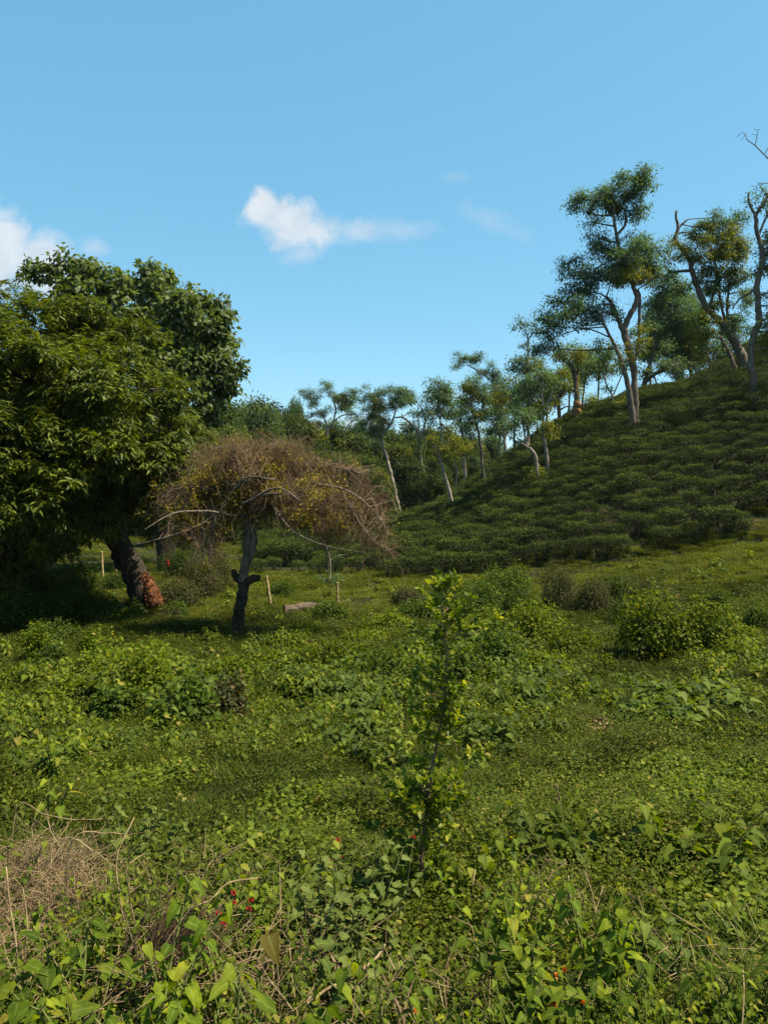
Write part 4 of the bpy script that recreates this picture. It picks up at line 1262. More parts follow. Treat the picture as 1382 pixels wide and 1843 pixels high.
# ------------------------------------------------------------------ bushes, weeds and ground cover
def dome(rng, w, h, n, L, ratio, st=None, mat=0, hang=-0.25, lumps=7):
    """A leafy mound of several lumps, with some stems."""
    mb, sb = MB(), MB()
    for i in range(lumps):
        a = rng.uniform(0, 6.283)
        r = w * 0.55 * math.sqrt(rng.random())
        lh = h * rng.uniform(0.55, 1.0) * (1 - 0.35 * r / w)
        lr = w * rng.uniform(0.35, 0.55)
        c = np.array([r * math.cos(a), r * math.sin(a), lh * 0.45])
        k = n // lumps
        e = rnd_dir(rng, k)
        e[:, 2] = np.abs(e[:, 2]) * 1.2 - 0.45
        e = unit(e)
        P = c + e * [lr, lr, lh * 0.6] * rng.uniform(0.55, 1.08, (k, 1))
        P[:, 2] = np.maximum(P[:, 2], 0.02)
        D = e * 0.55 + rng.normal(0, 0.55, (k, 3)) + [0, 0, hang]
        N = e * 0.5 + rng.normal(0, 0.35, (k, 3)) + [0, 0, 0.8]
        LL = rng.uniform(.55, 1.2, k) * L
        leaves(mb, P, D, N, LL, LL * ratio, st, 0.2, 0.25, mat)
        t = 5
        q = P[rng.integers(0, k, t)]
        b = np.stack([c[0] + rng.normal(0, .08, t), c[1] + rng.normal(0, .08, t), np.full(t, -.06)], 1)
        tubes(sb, np.stack([b, (b + q) / 2 + rng.normal(0, .04, (t, 3)), q], 1), np.tile([[.008, .006, .003]], (t, 1)), 4)
    return mb, sb


def weed(rng, h, nn, L, ratio, st=HEART, nst=3, spread=0.18, mat=0, hang=-.35):
    """Upright weed: a few stems with paired drooping leaves."""
    mb, sb = MB(), MB()
    for i in range(nst):
        a = rng.uniform(0, 6.283)
        lean = np.array([math.cos(a), math.sin(a), 0]) * spread * rng.uniform(.3, 1.2)
        hh = h * rng.uniform(.65, 1.05)
        p0 = lean * 0.25 + [0, 0, -.04]
        p2 = lean * 1.6 + [0, 0, hh]
        p1 = (p0 + p2) / 2 + [0, 0, hh * .08] + rng.normal(0, .015, 3)
        c = spline(np.column_stack([np.array([p0, p1, p2]), np.array([.006, .005, .003]) * min(1, L / .08 + .15)]), 8)
        tubes(sb, c[None, :, :3], c[None, :, 3], 4)
        t = np.linspace(.25, 1, nn)
        pos = np.stack([np.interp(t, np.linspace(0, 1, 8), c[:, j]) for j in range(3)], 1)
        pos = np.repeat(pos, 2, 0)
        m = len(pos)
        an = np.repeat(np.arange(nn) * 1.57 + rng.uniform(0, 6), 2) + np.tile([0, math.pi], nn) + rng.normal(0, .3, m)
        side = np.stack([np.cos(an), np.sin(an), np.zeros(m)], 1)
        lt = np.repeat(t, 2)
        LL = L * (0.55 + 0.6 * np.sin(np.pi * np.clip(lt * 0.85, 0, 1))) * rng.uniform(.75, 1.2, m)
        stalk = pos + side * LL[:, None] * 0.35 + [0, 0, 0.01]
        D = side + rng.normal(0, .2, (m, 3)) + [0, 0, hang] * rng.uniform(.4, 1.6, (m, 1))
        N = rng.normal(0, .25, (m, 3)) + [0, 0, 1] + side * .3
        leaves(mb, stalk, D, N, LL, LL * ratio, st, 0.18, 0.35, mat)
        tubes(sb, np.stack([pos, stalk], 1), np.tile([[.0022, .0018]], (m, 1)), 3)
    return mb, sb


def patch(rng, r, n, L, ratio, hmax, st=None, hang=0.0, nz=1.0):
    mb = MB()
    rr = np.sqrt(rng.uniform(0, 1, n)) * r
    a = rng.uniform(0, 6.283, n)
    P = np.stack([rr * np.cos(a), rr * np.sin(a), rng.uniform(0, 1, n) ** 1.5 * hmax], 1)
    D = rng.normal(0, 1, (n, 3)) * [1, 1, .35] + [0, 0, hang]
    N = rng.normal(0, .35, (n, 3)) + [0, 0, nz]
    LL = rng.uniform(.6, 1.3, n) * L
    leaves(mb, P, D, N, LL, LL * ratio, st, .15, .1)
    return mb


def grass_tuft(rng, r, n, L):
    mb = MB()
    a = rng.uniform(0, 6.283, n)
    rr = r * np.sqrt(rng.random(n))
    P = np.stack([rr * np.cos(a), rr * np.sin(a), np.full(n, -.01)], 1)
    b = rng.uniform(0, 6.283, n)
    side = np.stack([np.cos(b), np.sin(b), np.zeros(n)], 1)
    D = side * rng.uniform(.2, 1.1, (n, 1)) + [0, 0, 1]
    N = -side + [0, 0, .4]
    LL = rng.uniform(.5, 1.2, n) * L
    leaves(mb, P, D, -N, LL, np.clip(LL * .06, .004, .012), [(0.4, 1.0)], .1, -.45)
    return mb


def field_points(rng, n, d0, d1, um=0.66):
    d = np.sqrt(rng.uniform(d0 * d0, d1 * d1, n))
    u = rng.uniform(-um, um, n)
    x = u * d
    return np.column_stack([x, d, terrain(x, d)])


def pix(P):
    return CX + P[:, 0] / P[:, 1] * F, HY - P[:, 2] / P[:, 1] * F


# bare or short-turf spots, in photograph pixels (thinner ground cover there)
DIRT = [(640, 1082, 70, 14), (540, 1100, 50, 8), (1095, 1312, 45, 20), (655, 1160, 40, 10), (1010, 1030, 50, 10), (905, 1255, 30, 12)]


def dirt_w(P):
    px, py = pix(P)
    w = np.zeros(len(P))
    for (a, b, c, e) in DIRT:
        w = np.maximum(w, np.exp(-((px - a) / c) ** 2 - ((py - b) / e) ** 2))
    return w


def lumpy(P):
    x, y = P[:, 0], P[:, 1]
    v = np.sin(1.7 * x + 1.4 * np.sin(1.3 * y)) * np.sin(1.5 * y + 1.2 * np.sin(1.1 * x + .7))
    v = v + .6 * np.sin(4.1 * x + 1.7 * np.sin(2.9 * y) + 1) * np.sin(3.7 * y + 1.5 * np.sin(3.3 * x))
    return v / 1.6


def in_tea(P):
    px, py = pix(P)
    return (px > 452) & (P[:, 1] > 29.4) & ((px > 700) | (P[:, 1] > 31.5))


def ground_cover():
    rng = np.random.default_rng(8)
    source('cover_src', [patch(rng, .26, 620, .018, .8, .06 if i % 2 else .10).mesh('creeper', M['cover']) for i in range(8)])
    source('cover_far', [patch(rng, .30, 420, .030, .7, .08 if i % 2 else .15).mesh('creeper_far', M['cover']) for i in range(6)])
    source('turf_src', [patch(rng, .30, 420, .030, .7, .06).mesh('turf_patch', M['turf']) for i in range(6)])
    source('grass_src', [grass_tuft(rng, .12, 40, .22).mesh('tuft', M['grass']) for i in range(6)])
    P = np.vstack([field_points(rng, 2800, 1.0, 6, 1.25), field_points(rng, 2900, 6, 11, .7)])
    v = lumpy(P)
    s = rng.uniform(.5, 1.25, len(P)) * (1 + .7 * np.maximum(v, 0))
    P[:, 2] += np.maximum(v, 0) * .10 * rng.uniform(.3, 1, len(P))
    k = rng.random(len(P)) > np.maximum(dirt_w(P) * .95, np.maximum(np.clip(.3 - .9 * v, 0, .72), .55 * sstep(4.2, 3.0, P[:, 1])))
    scatter('creeping_ground_cover', 'cover_src', P[k], s[k], rng, .22)
    P = np.vstack([field_points(rng, 5200, 11, 22, .66), field_points(rng, 4200, 20, 34, .66), field_points(rng, 2200, 34, 62, .6)])
    s = np.interp(P[:, 1], [11, 30, 60], [1.0, 1.5, 2.2]) * rng.uniform(.75, 1.25, len(P))
    v = lumpy(P)
    P[:, 2] += np.maximum(v, 0) * .14 * rng.uniform(.3, 1, len(P))
    k = (rng.random(len(P)) > np.maximum(dirt_w(P) * .97, np.clip(.2 - .8 * v, 0, .6))) & ~(in_tea(P) & (P[:, 1] > 30.6))
    far = P[:, 1] > 21.5 + 1.5 * v
    scatter('meadow_cover', 'cover_far', P[k & ~far], s[k & ~far], rng, .18)
    scatter('short_turf', 'turf_src', P[k & far], s[k & far], rng, .1)
    source('clover_src', [patch(rng, .24, 150, .034, .9, .10, OVAL).mesh('clover_patch', M['weed']) for i in range(5)])
    Q = []
    for (cx, cy, sx, sy, n) in [(1290, 1430, 110, 45, 150), (1180, 1400, 60, 30, 40), (60, 1390, 70, 40, 40), (480, 1560, 90, 40, 40), (250, 1420, 90, 40, 26), (1330, 1640, 70, 50, 40), (560, 1480, 90, 40, 40)]:
        for k in range(n):
            Q.append(gp(rng.normal(cx, sx * .6), rng.normal(cy, sy * .6)))
    Q = np.array(Q)
    Q[:, 2] += .02
    scatter('clover_mat', 'clover_src', Q, rng.uniform(.6, 1.15, len(Q)), rng, .2)
    P = np.vstack([field_points(rng, 1300, 1.5, 6, .8), field_points(rng, 3800, 6, 16, .7), field_points(rng, 4200, 16, 34, .66), field_points(rng, 800, 34, 60, .6)])
    s = rng.uniform(.5, 1.1, len(P)) * np.interp(P[:, 1], [2, 8, 30, 60], [.8, .8, 1.3, 2.0])
    k = (rng.random(len(P)) > dirt_w(P) * .8) & ~in_tea(P)
    scatter('grass', 'grass_src', P[k], s[k], rng, .15)


ground_cover()


def plant_thing(name, label, cat, meshes, loc, rz=0., scl=1., group=None, parts=('foliage', 'stems')):
    root = empty(name, loc, label, cat, group)
    root.rotation_euler = (0, 0, rz)
    root.scale = (scl, scl, scl)
    for p, me in zip(parts, meshes):
        obj(p, me, root)
    return root


def bushes():
    rng = np.random.default_rng(14)
    # (px, ground py, width px, height px, material, leaf, label)
    spec = [
        (1185, 1190, 95, 130, 'weed', .075, 'largest rounded bush right of centre with deep shade under its left side'),
        (1262, 1185, 60, 105, 'weed', .07, 'lighter leafy bush joined to the right side of the largest rounded bush'),
        (1010, 1098, 48, 78, 'scrub', .05, 'brownish fine-leaved shrub in front of the tea hedge'),
        (1165, 1100, 62, 62, 'scrub', .06, 'dark twiggy shrub between the tea hedge and the largest rounded bush'),
        (1105, 1090, 50, 60, 'weed_dark', .06, 'small dark shrub in front of the tea hedge'),
        (900, 1095, 66, 82, 'weed_dark', .07, 'dark green bush behind the tall sapling'),
        (960, 1160, 80, 75, 'weed', .075, 'broad leafy mound right of the tall sapling'),
        (905, 1215, 70, 95, 'weed_dark', .085, 'coarse-leaved bush just right of the tall sapling'),
        (850, 1130, 60, 85, 'weed_dark', .07, 'leafy bush directly behind the tall sapling'),
        (985, 1225, 60, 60, 'weed', .085, 'low leafy mound below the broad leafy mound'),
        (760, 1120, 60, 55, 'weed_dark', .07, 'bush beyond the short bamboo stake left of the sapling'),
        (700, 1140, 55, 42, 'weed', .07, 'low bush at the edge of the short turf left of the sapling'),
        (585, 1122, 46, 40, 'weed_dark', .075, 'dark leafy bush hiding the end of the fallen log'),
        (250, 1262, 85, 105, 'weed', .075, 'tall leafy bush in the left weed bank below the mango shade'),
        (175, 1235, 70, 90, 'weed', .07, 'leafy bush at the left edge of the weed bank'),
        (330, 1300, 75, 90, 'weed_dark', .09, 'coarse bush in front of the left weed bank'),
        (395, 1290, 70, 80, 'scrub', .07, 'dry-looking bush at the right end of the left weed bank'),
        (90, 1210, 55, 55, 'weed_dark', .06, 'small bush at the edge of the mango shade'),
        (65, 1200, 28, 78, 'weed', .07, 'upright sunlit bush poking up against the mango shade'),
        (160, 1190, 24, 60, 'weed', .07, 'slim sunlit bush poking up beside the mango shade'),
        (30, 1250, 60, 60, 'weed', .06, 'pale bush at the left edge below the mango shade'),
        (320, 1092, 60, 62, 'scrub', .06, 'viny scrub bush right of the mango trunk'),
        (370, 1075, 60, 78, 'scrub', .06, 'tall viny scrub between the mango trunk and the dry tree'),
        (400, 1060, 40, 60, 'scrub', .06, 'thin scrub just behind the dry tree trunk'),
        (312, 1112, 32, 30, 'weed_dark', .06, 'small dark bush at the foot of the termite mound'),
        (320, 1040, 50, 60, 'weed_dark', .06, 'green thicket behind the viny scrub'),
        (500, 1075, 36, 30, 'weed_dark', .07, 'low bush beside the leaning bamboo stake'),
        (1300, 1105, 40, 48, 'weed_dark', .06, 'bushy weed on the right turf below the tea hedge'),
        (1370, 1135, 40, 50, 'weed_dark', .06, 'dark bush at the right edge of the meadow'),
        (1330, 1160, 40, 50, 'weed', .06, 'bright bush near the right edge of the meadow'),
        (470, 1210, 60, 40, 'weed', .07, 'low leafy mound right of the left weed bank'),
        (690, 1230, 80, 55, 'weed_dark', .085, 'leafy mound in the middle of the meadow'),
        (610, 1200, 80, 45, 'weed', .075, 'low bright mound in the middle of the meadow'),
        (540, 1150, 60, 30, 'weed', .065, 'low bright mound in front of the fallen log'),
        (480, 1010, 40, 46, 'weed_dark', .06, 'dark bush behind the dry tree at the tea edge'),
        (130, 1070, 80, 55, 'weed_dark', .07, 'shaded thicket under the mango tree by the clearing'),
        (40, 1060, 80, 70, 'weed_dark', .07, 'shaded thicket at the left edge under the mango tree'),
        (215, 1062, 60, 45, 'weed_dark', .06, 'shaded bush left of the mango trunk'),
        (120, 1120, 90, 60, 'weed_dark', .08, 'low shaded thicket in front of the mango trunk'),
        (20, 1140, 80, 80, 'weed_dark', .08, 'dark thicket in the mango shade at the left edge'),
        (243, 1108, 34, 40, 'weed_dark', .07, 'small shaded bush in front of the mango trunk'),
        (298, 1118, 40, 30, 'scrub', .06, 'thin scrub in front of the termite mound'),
        (170, 1120, 70, 50, 'weed_dark', .08, 'shade-coloured thicket nearest the foot of the mango trunk'),  # dark thickets around the mango foot, added to extend its shade by leaf colour
        (235, 1125, 50, 36, 'weed_dark', .07, 'low shade-coloured bush just left of the termite mound'),
        (70, 1090, 80, 60, 'weed_dark', .08, 'tall shade-coloured thicket at the back of the mango shade'),
        (100, 1160, 80, 40, 'weed_dark', .08, 'low shade-coloured thicket along the front edge of the mango shade'),
        (1050, 1110, 52, 78, 'scrub', .05, 'pale twiggy shrub just right of the brownish fine-leaved shrub'),
        (1130, 1130, 50, 60, 'weed_dark', .065, 'leafy bush up against the back of the largest rounded bush'),
        (1205, 1110, 40, 50, 'scrub', .055, 'dry shrub at the far right of the shrub row under the hedge'),
        (940, 1120, 50, 66, 'weed_dark', .065, 'bright bush between the sapling tip and the brownish shrub'),
        (810, 1090, 45, 50, 'weed_dark', .065, 'dark bush behind the yellow tip of the sapling'),
        (740, 1090, 40, 36, 'scrub', .055, 'small dry shrub on the turf left of the sapling tip'),
        (880, 1160, 60, 60, 'weed', .075, 'bright bush right behind the upper sapling stem'),
        (1030, 1175, 55, 50, 'weed', .075, 'leafy mound left of the shade under the largest bush'),
        (830, 1230, 50, 60, 'weed_dark', .08, 'coarse bush touching the sapling on its right'),
        (1080, 1215, 40, 36, 'weed', .07, 'low leafy clump in front of the shade under the largest bush'),
        (1320, 1200, 55, 50, 'weed', .07, 'leafy clump right of the lighter leafy bush'),
        (650, 1165, 55, 40, 'weed', .07, 'leafy clump around the white scrap'),
        (760, 1180, 60, 50, 'weed_dark', .075, 'leafy bush left of the upper sapling stem'),
        (300, 1215, 60, 60, 'weed', .07, 'bush at the back of the left weed bank'),
        (210, 1300, 60, 60, 'weed_dark', .08, 'low coarse bush at the front left of the weed bank'),
        (420, 1235, 60, 50, 'weed', .07, 'bright bush at the back right of the weed bank'),
        (120, 1260, 60, 50, 'weed', .065, 'pale leafy bush left of the weed bank'),
    ]
    for i, (px, py, w, h, m, L, lab) in enumerate(spec):
        p = gp(px, py)
        s = p[1] / F
        ww, hh = w * s, h * s * 1.22
        n = int(min(7000, 500 + 3400 * ww * hh / (L / .07) ** 2))
        f, st = dome(np.random.default_rng(100 + i), ww, hh, n, L, .66, None if p[1] > 9 else OVAL)
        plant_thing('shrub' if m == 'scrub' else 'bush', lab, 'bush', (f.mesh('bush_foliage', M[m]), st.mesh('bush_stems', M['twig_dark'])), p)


bushes()


def weeds():
    rng = np.random.default_rng(19)
    kinds = []
    for i in range(4):
        f, s = weed(rng, .42, 6, .10, .72, HEART, 4, .14)
        kinds.append((f.mesh('weed_foliage', M['weed']), s.mesh('weed_stems', M['stem_green'])))
    for i in range(4):
        f, s = weed(rng, .34, 5, .12, .66, HEART, 4, .16)
        kinds.append((f.mesh('weed_foliage', M['weed_dark']), s.mesh('weed_stems', M['stem_green'])))
    for i in range(3):
        f, s = weed(rng, .26, 4, .17, .62, HEART, 3, .14, hang=-.15)
        kinds.append((f.mesh('broad_foliage', M['weed_dark']), s.mesh('broad_stems', M['stem_green'])))
    protos = {}

    def put(k, p, rz, s, name, label, group):
        if k not in protos:
            protos[k] = plant_thing(name, label, 'weed', kinds[k], p, rz, s, group)
        else:
            copy_tree(protos[k], p, rz, s, label)['group'] = group

    # bands: (px, py, sx, sy, count, kinds, scale)
    bands = [(240, 1235, 130, 35, 34, (0, 1, 2, 3), 1.1), (330, 1275, 90, 30, 16, (4, 5, 6), 1.1), (640, 1260, 90, 50, 26, (4, 5, 6, 7), 1.0), (650, 1360, 60, 25, 8, (4, 5), .8), (940, 1240, 70, 50, 18, (4, 5, 6, 7), 1.0),
             (960, 1300, 60, 30, 8, (4, 6), .8), (70, 1310, 70, 40, 14, (0, 1, 2), .8), (150, 1350, 60, 35, 10, (0, 1, 3), .6), (1180, 1285, 40, 18, 10, (8, 9, 10), 1.0), (1290, 1280, 60, 20, 16, (8, 9, 10), 1.05), (1230, 1320, 40, 14, 8, (8, 9, 10), 1.0),
             (870, 1330, 50, 30, 7, (4, 5), .8), (850, 1170, 60, 40, 10, (4, 5), 1.2), (1290, 1200, 60, 25, 10, (0, 4), .9), (500, 1180, 90, 25, 14, (0, 1), .9), (560, 1240, 60, 30, 10, (0, 4), .9), (400, 1350, 60, 20, 5, (0, 1), .5), (1350, 1210, 40, 40, 8, (0, 4), .8), (740, 1180, 60, 30, 10, (0, 5), 1.0)]
    lab = {0: 'small heart-leaved green weed growing in the meadow', 1: 'dull green leafy weed growing in the meadow', 2: 'broad-leaved low weed in the patch right of centre'}
    grp = {0: 'green meadow weeds', 1: 'dull green meadow weeds', 2: 'broad-leaved weeds'}
    nm = {0: 'weed', 1: 'weed', 2: 'broadleaf_weed'}
    for (px, py, sx, sy, n, ks, sc) in bands:
        for j in range(n):
            k = int(rng.choice(ks))
            c = 0 if k < 4 else 1 if k < 8 else 2
            qx, qy = rng.normal(px, sx * .55), rng.normal(py, sy * .6)
            if not (1060 < qy < 1420):
                continue
            put(k, gp(qx, qy), float(rng.uniform(0, 6.28)), float(sc * rng.uniform(.75, 1.25)), nm[c], lab[c], grp[c])
    # the many others nobody could count
    source('weed_src', [k[0] for k in kinds[:8]])
    P = np.vstack([field_points(rng, 700, 3.6, 6, .64), field_points(rng, 2600, 6, 13, .64), field_points(rng, 2600, 13, 27, .64)])
    px, py = pix(P)
    dens = np.zeros(len(P))
    for (a, b, sx, sy, n, ks, sc) in bands:
        dens = np.maximum(dens, np.exp(-((px - a) / (sx * 1.3)) ** 2 - ((py - b) / (sy * 1.4)) ** 2))
    keep = rng.random(len(P)) < (np.clip(.06 + .5 * lumpy(P), 0.02, .6) + .7 * dens) * (1 - dirt_w(P))
    P = P[keep]
    scatter('undergrowth', 'weed_src', P, rng.uniform(.35, 1.0, len(P)) * np.interp(P[:, 1], [3.6, 7, 14], [.4, .7, 1]), rng, .15)


weeds()


# ------------------------------------------------------------------ the sapling in the middle
def sapling():
    rng = np.random.default_rng(51)
    d = 3.55
    s = d / F
    org = np.array([*W(758, 1650, d)[:2], 0]); org[2] = tz(org[0], org[1])
    st, lf = MB(), MB()
    P = lambda px, py, r, off=0.0: [*(W(px, py, d) + [0, off, 0]), r * s]
    main = limb(st, [[*org[:2], org[2] - .05, 3.6 * s], P(756, 1580, 3.2), P(768, 1450, 2.8), P(780, 1370, 2.5), P(798, 1270, 2.2), P(803, 1180, 1.8), P(797, 1110, 1.4), P(788, 1045, .9)], k=40, sides=7, rng=rng, wob=.2)
    HP = [1040, 1075, 1110, 1150, 1200, 1270, 1330, 1400, 1480, 1550, 1640]
    WP = [12, 40, 66, 56, 42, 36, 54, 76, 72, 62, 44]
    TP = [.95, .75, .5, .25, .15, .2, .2, .25, .2, .1, .03]
    nb = 170
    py = np.sort(np.clip(rng.choice(np.concatenate([rng.uniform(1042, 1300, 20), rng.uniform(1300, 1650, 40)]), nb) + rng.normal(0, 7, nb), 1041, 1655))
    mpy = HY - main[:, 2] / main[:, 1] * F
    o = np.argsort(mpy)
    for i in range(nb):
        h = np.array([np.interp(py[i], mpy[o], main[o, j]) for j in range(3)])
        L = np.interp(py[i], HP, WP) * s * rng.choice([.4, .7, 1.0, 1.6]) * rng.uniform(.7, 1.15)
        a = i * 2.4 + rng.normal(0, .5)
        dr = unit(np.array([math.cos(a), math.sin(a), rng.uniform(.15, 1.1)]))
        e = h + dr * L
        m1 = h + dr * L * .5 + [0, 0, -.02 * L / .15]
        tubes(st, np.array([[h, m1, e]]), np.array([[.0028, .002, .001]]), 4)
        n = int(8 + L / .009)
        t = rng.uniform(.15, 1.03, n) ** .8
        Q = h * (1 - t[:, None]) + e * t[:, None] + rng.normal(0, .006, (n, 3))
        D = dr * .5 + rng.normal(0, .6, (n, 3)) + [0, 0, .2]
        N = rng.normal(0, .45, (n, 3)) + [0, 0, 1]
        LL = rng.uniform(.018, .042, n)
        tp = np.interp(py[i], HP, TP) * rng.choice([0.1, .5, 2.2])
        isf = rng.random(n) < tp * np.clip(t * 1.6 - .5, 0, 1)
        for mt in (0, 1):
            w = isf == bool(mt)
            if w.any():
                leaves(lf, Q[w], D[w], N[w], LL[w] * (1.15 if mt else 1), LL[w] * .55, OVAL, .22, .1, mt)
    root = empty('sapling', org, 'tall slender sapling with glossy small leaves and yellow tips in mid-foreground', 'sapling')
    obj('stem', st.mesh('stem', [M['twig_brown']], org, True), root)
    obj('foliage', lf.mesh('foliage', [M['sap_dark'], M['sap_tip']], org), root)


sapling()


# ------------------------------------------------------------------ foreground
def at_top(px, py, d):
    """Ground point below the pixel (px,py) seen at depth d, and the height of that pixel above the ground."""
    q = W(px, py, d)
    g = tz(q[0], q[1])
    return np.array([q[0], q[1], g]), q[2] - g


def single_weed(name, label, px, py, hpx, nst, nn, L, ratio, mat, spread, seed, st=HEART, hang=-.3, group=None, cat='plant'):
    p = gp(px, py)
    h = hpx * p[1] / F
    rng = np.random.default_rng(seed)
    f, s = weed(rng, h, nn, L, ratio, LOBED if mat == 'grey_leaf' and L < .06 else st, nst, spread, hang=hang)
    return plant_thing(name, label, cat, (f.mesh('foliage', M[mat]), s.mesh('stems', M['stem_green'])), p, rng.uniform(0, 6.28), 1., group)


def foreground():
    S = single_weed
    S('broadleaf_plant', 'big-leaved plant with insect-eaten leaves at the bottom left corner', 115, 1920, 200, 8, 5, .098, .55, 'fresh', .11, 201)
    S('broadleaf_plant', 'dark broad-leaved clump on the right turf with a thin seed stalk', 1000, 1575, 125, 13, 6, .10, .62, 'weed', .20, 202)
    S('broadleaf_plant', 'broad-leaved plant near the right edge with drooping lower leaves', 1265, 1605, 120, 9, 5, .12, .64, 'weed', .20, 203)
    S('broadleaf_plant', 'single pale green plant with four wide leaves on the right turf', 1178, 1630, 62, 1, 3, .11, .64, 'grey_leaf', .03, 204)
    S('broadleaf_plant', 'small upright plant with folded top leaf near the lower right', 1185, 1765, 95, 3, 4, .09, .62, 'weed_dark', .08, 205)
    S('broadleaf_plant', 'small two-tiered weed above the pale four-leaved plant', 1150, 1535, 75, 3, 4, .09, .62, 'weed', .08, 206)
    S('broadleaf_plant', 'low dark plant at the right side beside dead leaves', 1320, 1500, 70, 6, 4, .12, .62, 'weed', .22, 207)
    S('nightshade_plant', 'greyish lobed-leaf plant left of the sapling foot', 620, 1760, 190, 18, 9, .046, .85, 'grey_leaf', .17, 208, hang=-.1)
    S('nightshade_plant', 'pale lobed-leaf plant near the bottom centre', 655, 1870, 190, 9, 7, .05, .9, 'grey_leaf', .13, 209, hang=-.15)
    S('nightshade_plant', 'pale plant with round leaves left of the red flowers', 535, 1680, 140, 8, 6, .046, .9, 'grey_leaf', .13, 210, hang=-.1)
    S('lantana_plant', 'leafy plant with orange flowers at the bottom right', 985, 1900, 210, 11, 7, .058, .64, 'fresh', .15, 211)
    S('leafy_plant', 'upright plant with strings of small drooping leaves at the bottom right', 1080, 1820, 200, 5, 11, .05, .7, 'fresh', .07, 212, hang=-.6)
    S('leafy_plant', 'drooping heart-leaved plant right of the sapling foot', 840, 1640, 140, 10, 8, .058, .7, 'weed', .17, 213, hang=-.7)
    S('leafy_plant', 'single bright leaf sprig right of the sapling on the turf', 868, 1390, 55, 3, 5, .08, .6, 'weed', .08, 214)
    S('leafy_plant', 'bright plant with broad leaves in the bottom right corner', 1345, 1900, 170, 6, 5, .07, .62, 'fresh', .13, 215)
    S('leafy_plant', 'tall yellow-green sprig beside the dry brush', 70, 1430, 105, 6, 7, .075, .62, 'fresh', .18, 216)
    S('leafy_plant', 'bright leafy sprig growing out of the brush at the left edge', 20, 1690, 190, 6, 8, .05, .68, 'fresh', .12, 217)
    S('leafy_plant', 'pair of bright leaves standing above the brush', 85, 1510, 90, 2, 5, .075, .6, 'fresh', .1, 218)
    S('leafy_plant', 'round-leaved plant growing right of the dry brush', 245, 1580, 120, 11, 7, .045, .88, 'grey_leaf', .18, 219, hang=-.1)
    S('leafy_plant', 'bright leaf pair beside the brown dead fern', 330, 1745, 120, 2, 4, .065, .75, 'fresh', .06, 220)
    # low bright plants all along the bottom of the picture
    rng = np.random.default_rng(61)
    kinds = []
    for i in range(5):
        f, s = weed(rng, .34, [9, 8, 10, 9, 12][i], [.046, .036, .030, .044, .022][i], [.66, .62, .8, .58, .6][i], [HEART, HEART, LOBED, OVAL, OVAL][i], [8, 9, 10, 8, 12][i], .17, hang=-.45)
        kinds.append((f.mesh('low_foliage', M['fresh' if i < 3 else 'weed']), s.mesh('low_stems', M['stem_green'])))
    protos = {}
    spots = []
    for i in range(108):
        spots.append((rng.uniform(-60, 560), rng.uniform(1690, 1860), rng.uniform(1.75, 2.5)))
    for i in range(54):
        spots.append((rng.uniform(160, 620), rng.uniform(1560, 1720), rng.uniform(2.5, 3.4)))
    for i in range(78):
        spots.append((rng.uniform(560, 1440), rng.uniform(1740, 1870), rng.uniform(1.9, 2.5)))
    for i in range(20):
        spots.append((rng.uniform(560, 960), rng.uniform(1560, 1720), rng.uniform(2.8, 3.4)))
    for i, (px, py, d) in enumerate(spots):
        if ((px - 285) / 75) ** 2 + ((py - 1690) / 65) ** 2 < 1 or ((px - 470) / 70) ** 2 + ((py - 1745) / 45) ** 2 < 1 or (px < 235 and py > 1745) or (px < 120 and py < 1720):
            continue
        q = W(px, py, d)
        p = np.array([q[0], q[1], tz(q[0], q[1])])
        h = float(np.clip(q[2] - p[2], .12, .42)) * float(rng.uniform(.55, 1.1))
        k = int(rng.integers(0, 5))
        lab = 'low bright green heart-leaved weed along the bottom of the view'
        g = 'bright weeds along the bottom'
        if k not in protos:
            protos[k] = plant_thing('leafy_weed', lab, 'weed', kinds[k], p, float(rng.uniform(0, 6.28)), h / .34, g)
        else:
            copy_tree(protos[k], p, float(rng.uniform(0, 6.28)), h / .34)
    # dry brush heap
    rng = np.random.default_rng(62)
    mb = MB()
    c, _ = at_top(15, 1600, 3.1)

    def brush(center, rx, ry, h, n, rad):
        a = rng.uniform(0, 6.283, n)
        r = np.sqrt(rng.random(n))
        A = center + np.stack([r * rx * np.cos(a), r * ry * np.sin(a), rng.uniform(0, 1, n) * h * (1 - .5 * r)], 1)
        D = rng.normal(0, 1, (n, 3)) * [1, 1, .55]
        D = unit(D) * rng.uniform(.07, .26, (n, 1))
        B = A + D * .5 + rng.normal(0, .02, (n, 3))
        C = A + D + rng.normal(0, .045, (n, 3)) + [0, 0, -.02]
        for Z in (A, B, C):
            Z[:, 2] = np.maximum(Z[:, 2], center[2] + .01)
        tubes(mb, np.stack([A, B, C], 1), np.tile([[1, .8, .45]], (n, 1)) * rng.uniform(.4, 1.1, (n, 1)) * rad, 4)
    brush(c + [-.03, .0, 0], (.34), .42, .34, 2300, .0022)
    brush(c + [-.05, .35, 0], .28, .30, .34, 1300, .0022)
    tag(obj('brush_pile', mb.mesh('brush_pile', [M['twig_dry']], c), loc=c), 'heap of dry straw-coloured brush at the lower left', 'brush pile')
    mb = MB()
    c, _ = at_top(275, 1690, 2.5)
    c = c + [0, 0, .08]
    for i in range(520):
        a = rng.normal(.6, .35)
        L = rng.uniform(.1, .32)
        p0 = c + [rng.normal(-.05, .05), rng.normal(0, .05), rng.uniform(0, .08)]
        e = p0 + np.array([math.cos(a) * L, rng.normal(0, .08), math.sin(a) * L])
        tubes(mb, np.array([[p0, (p0 + e) / 2 + rng.normal(0, .015, 3), e]]), np.array([[.003, .0025, .001]]) * rng.uniform(.5, 1.1), 4)
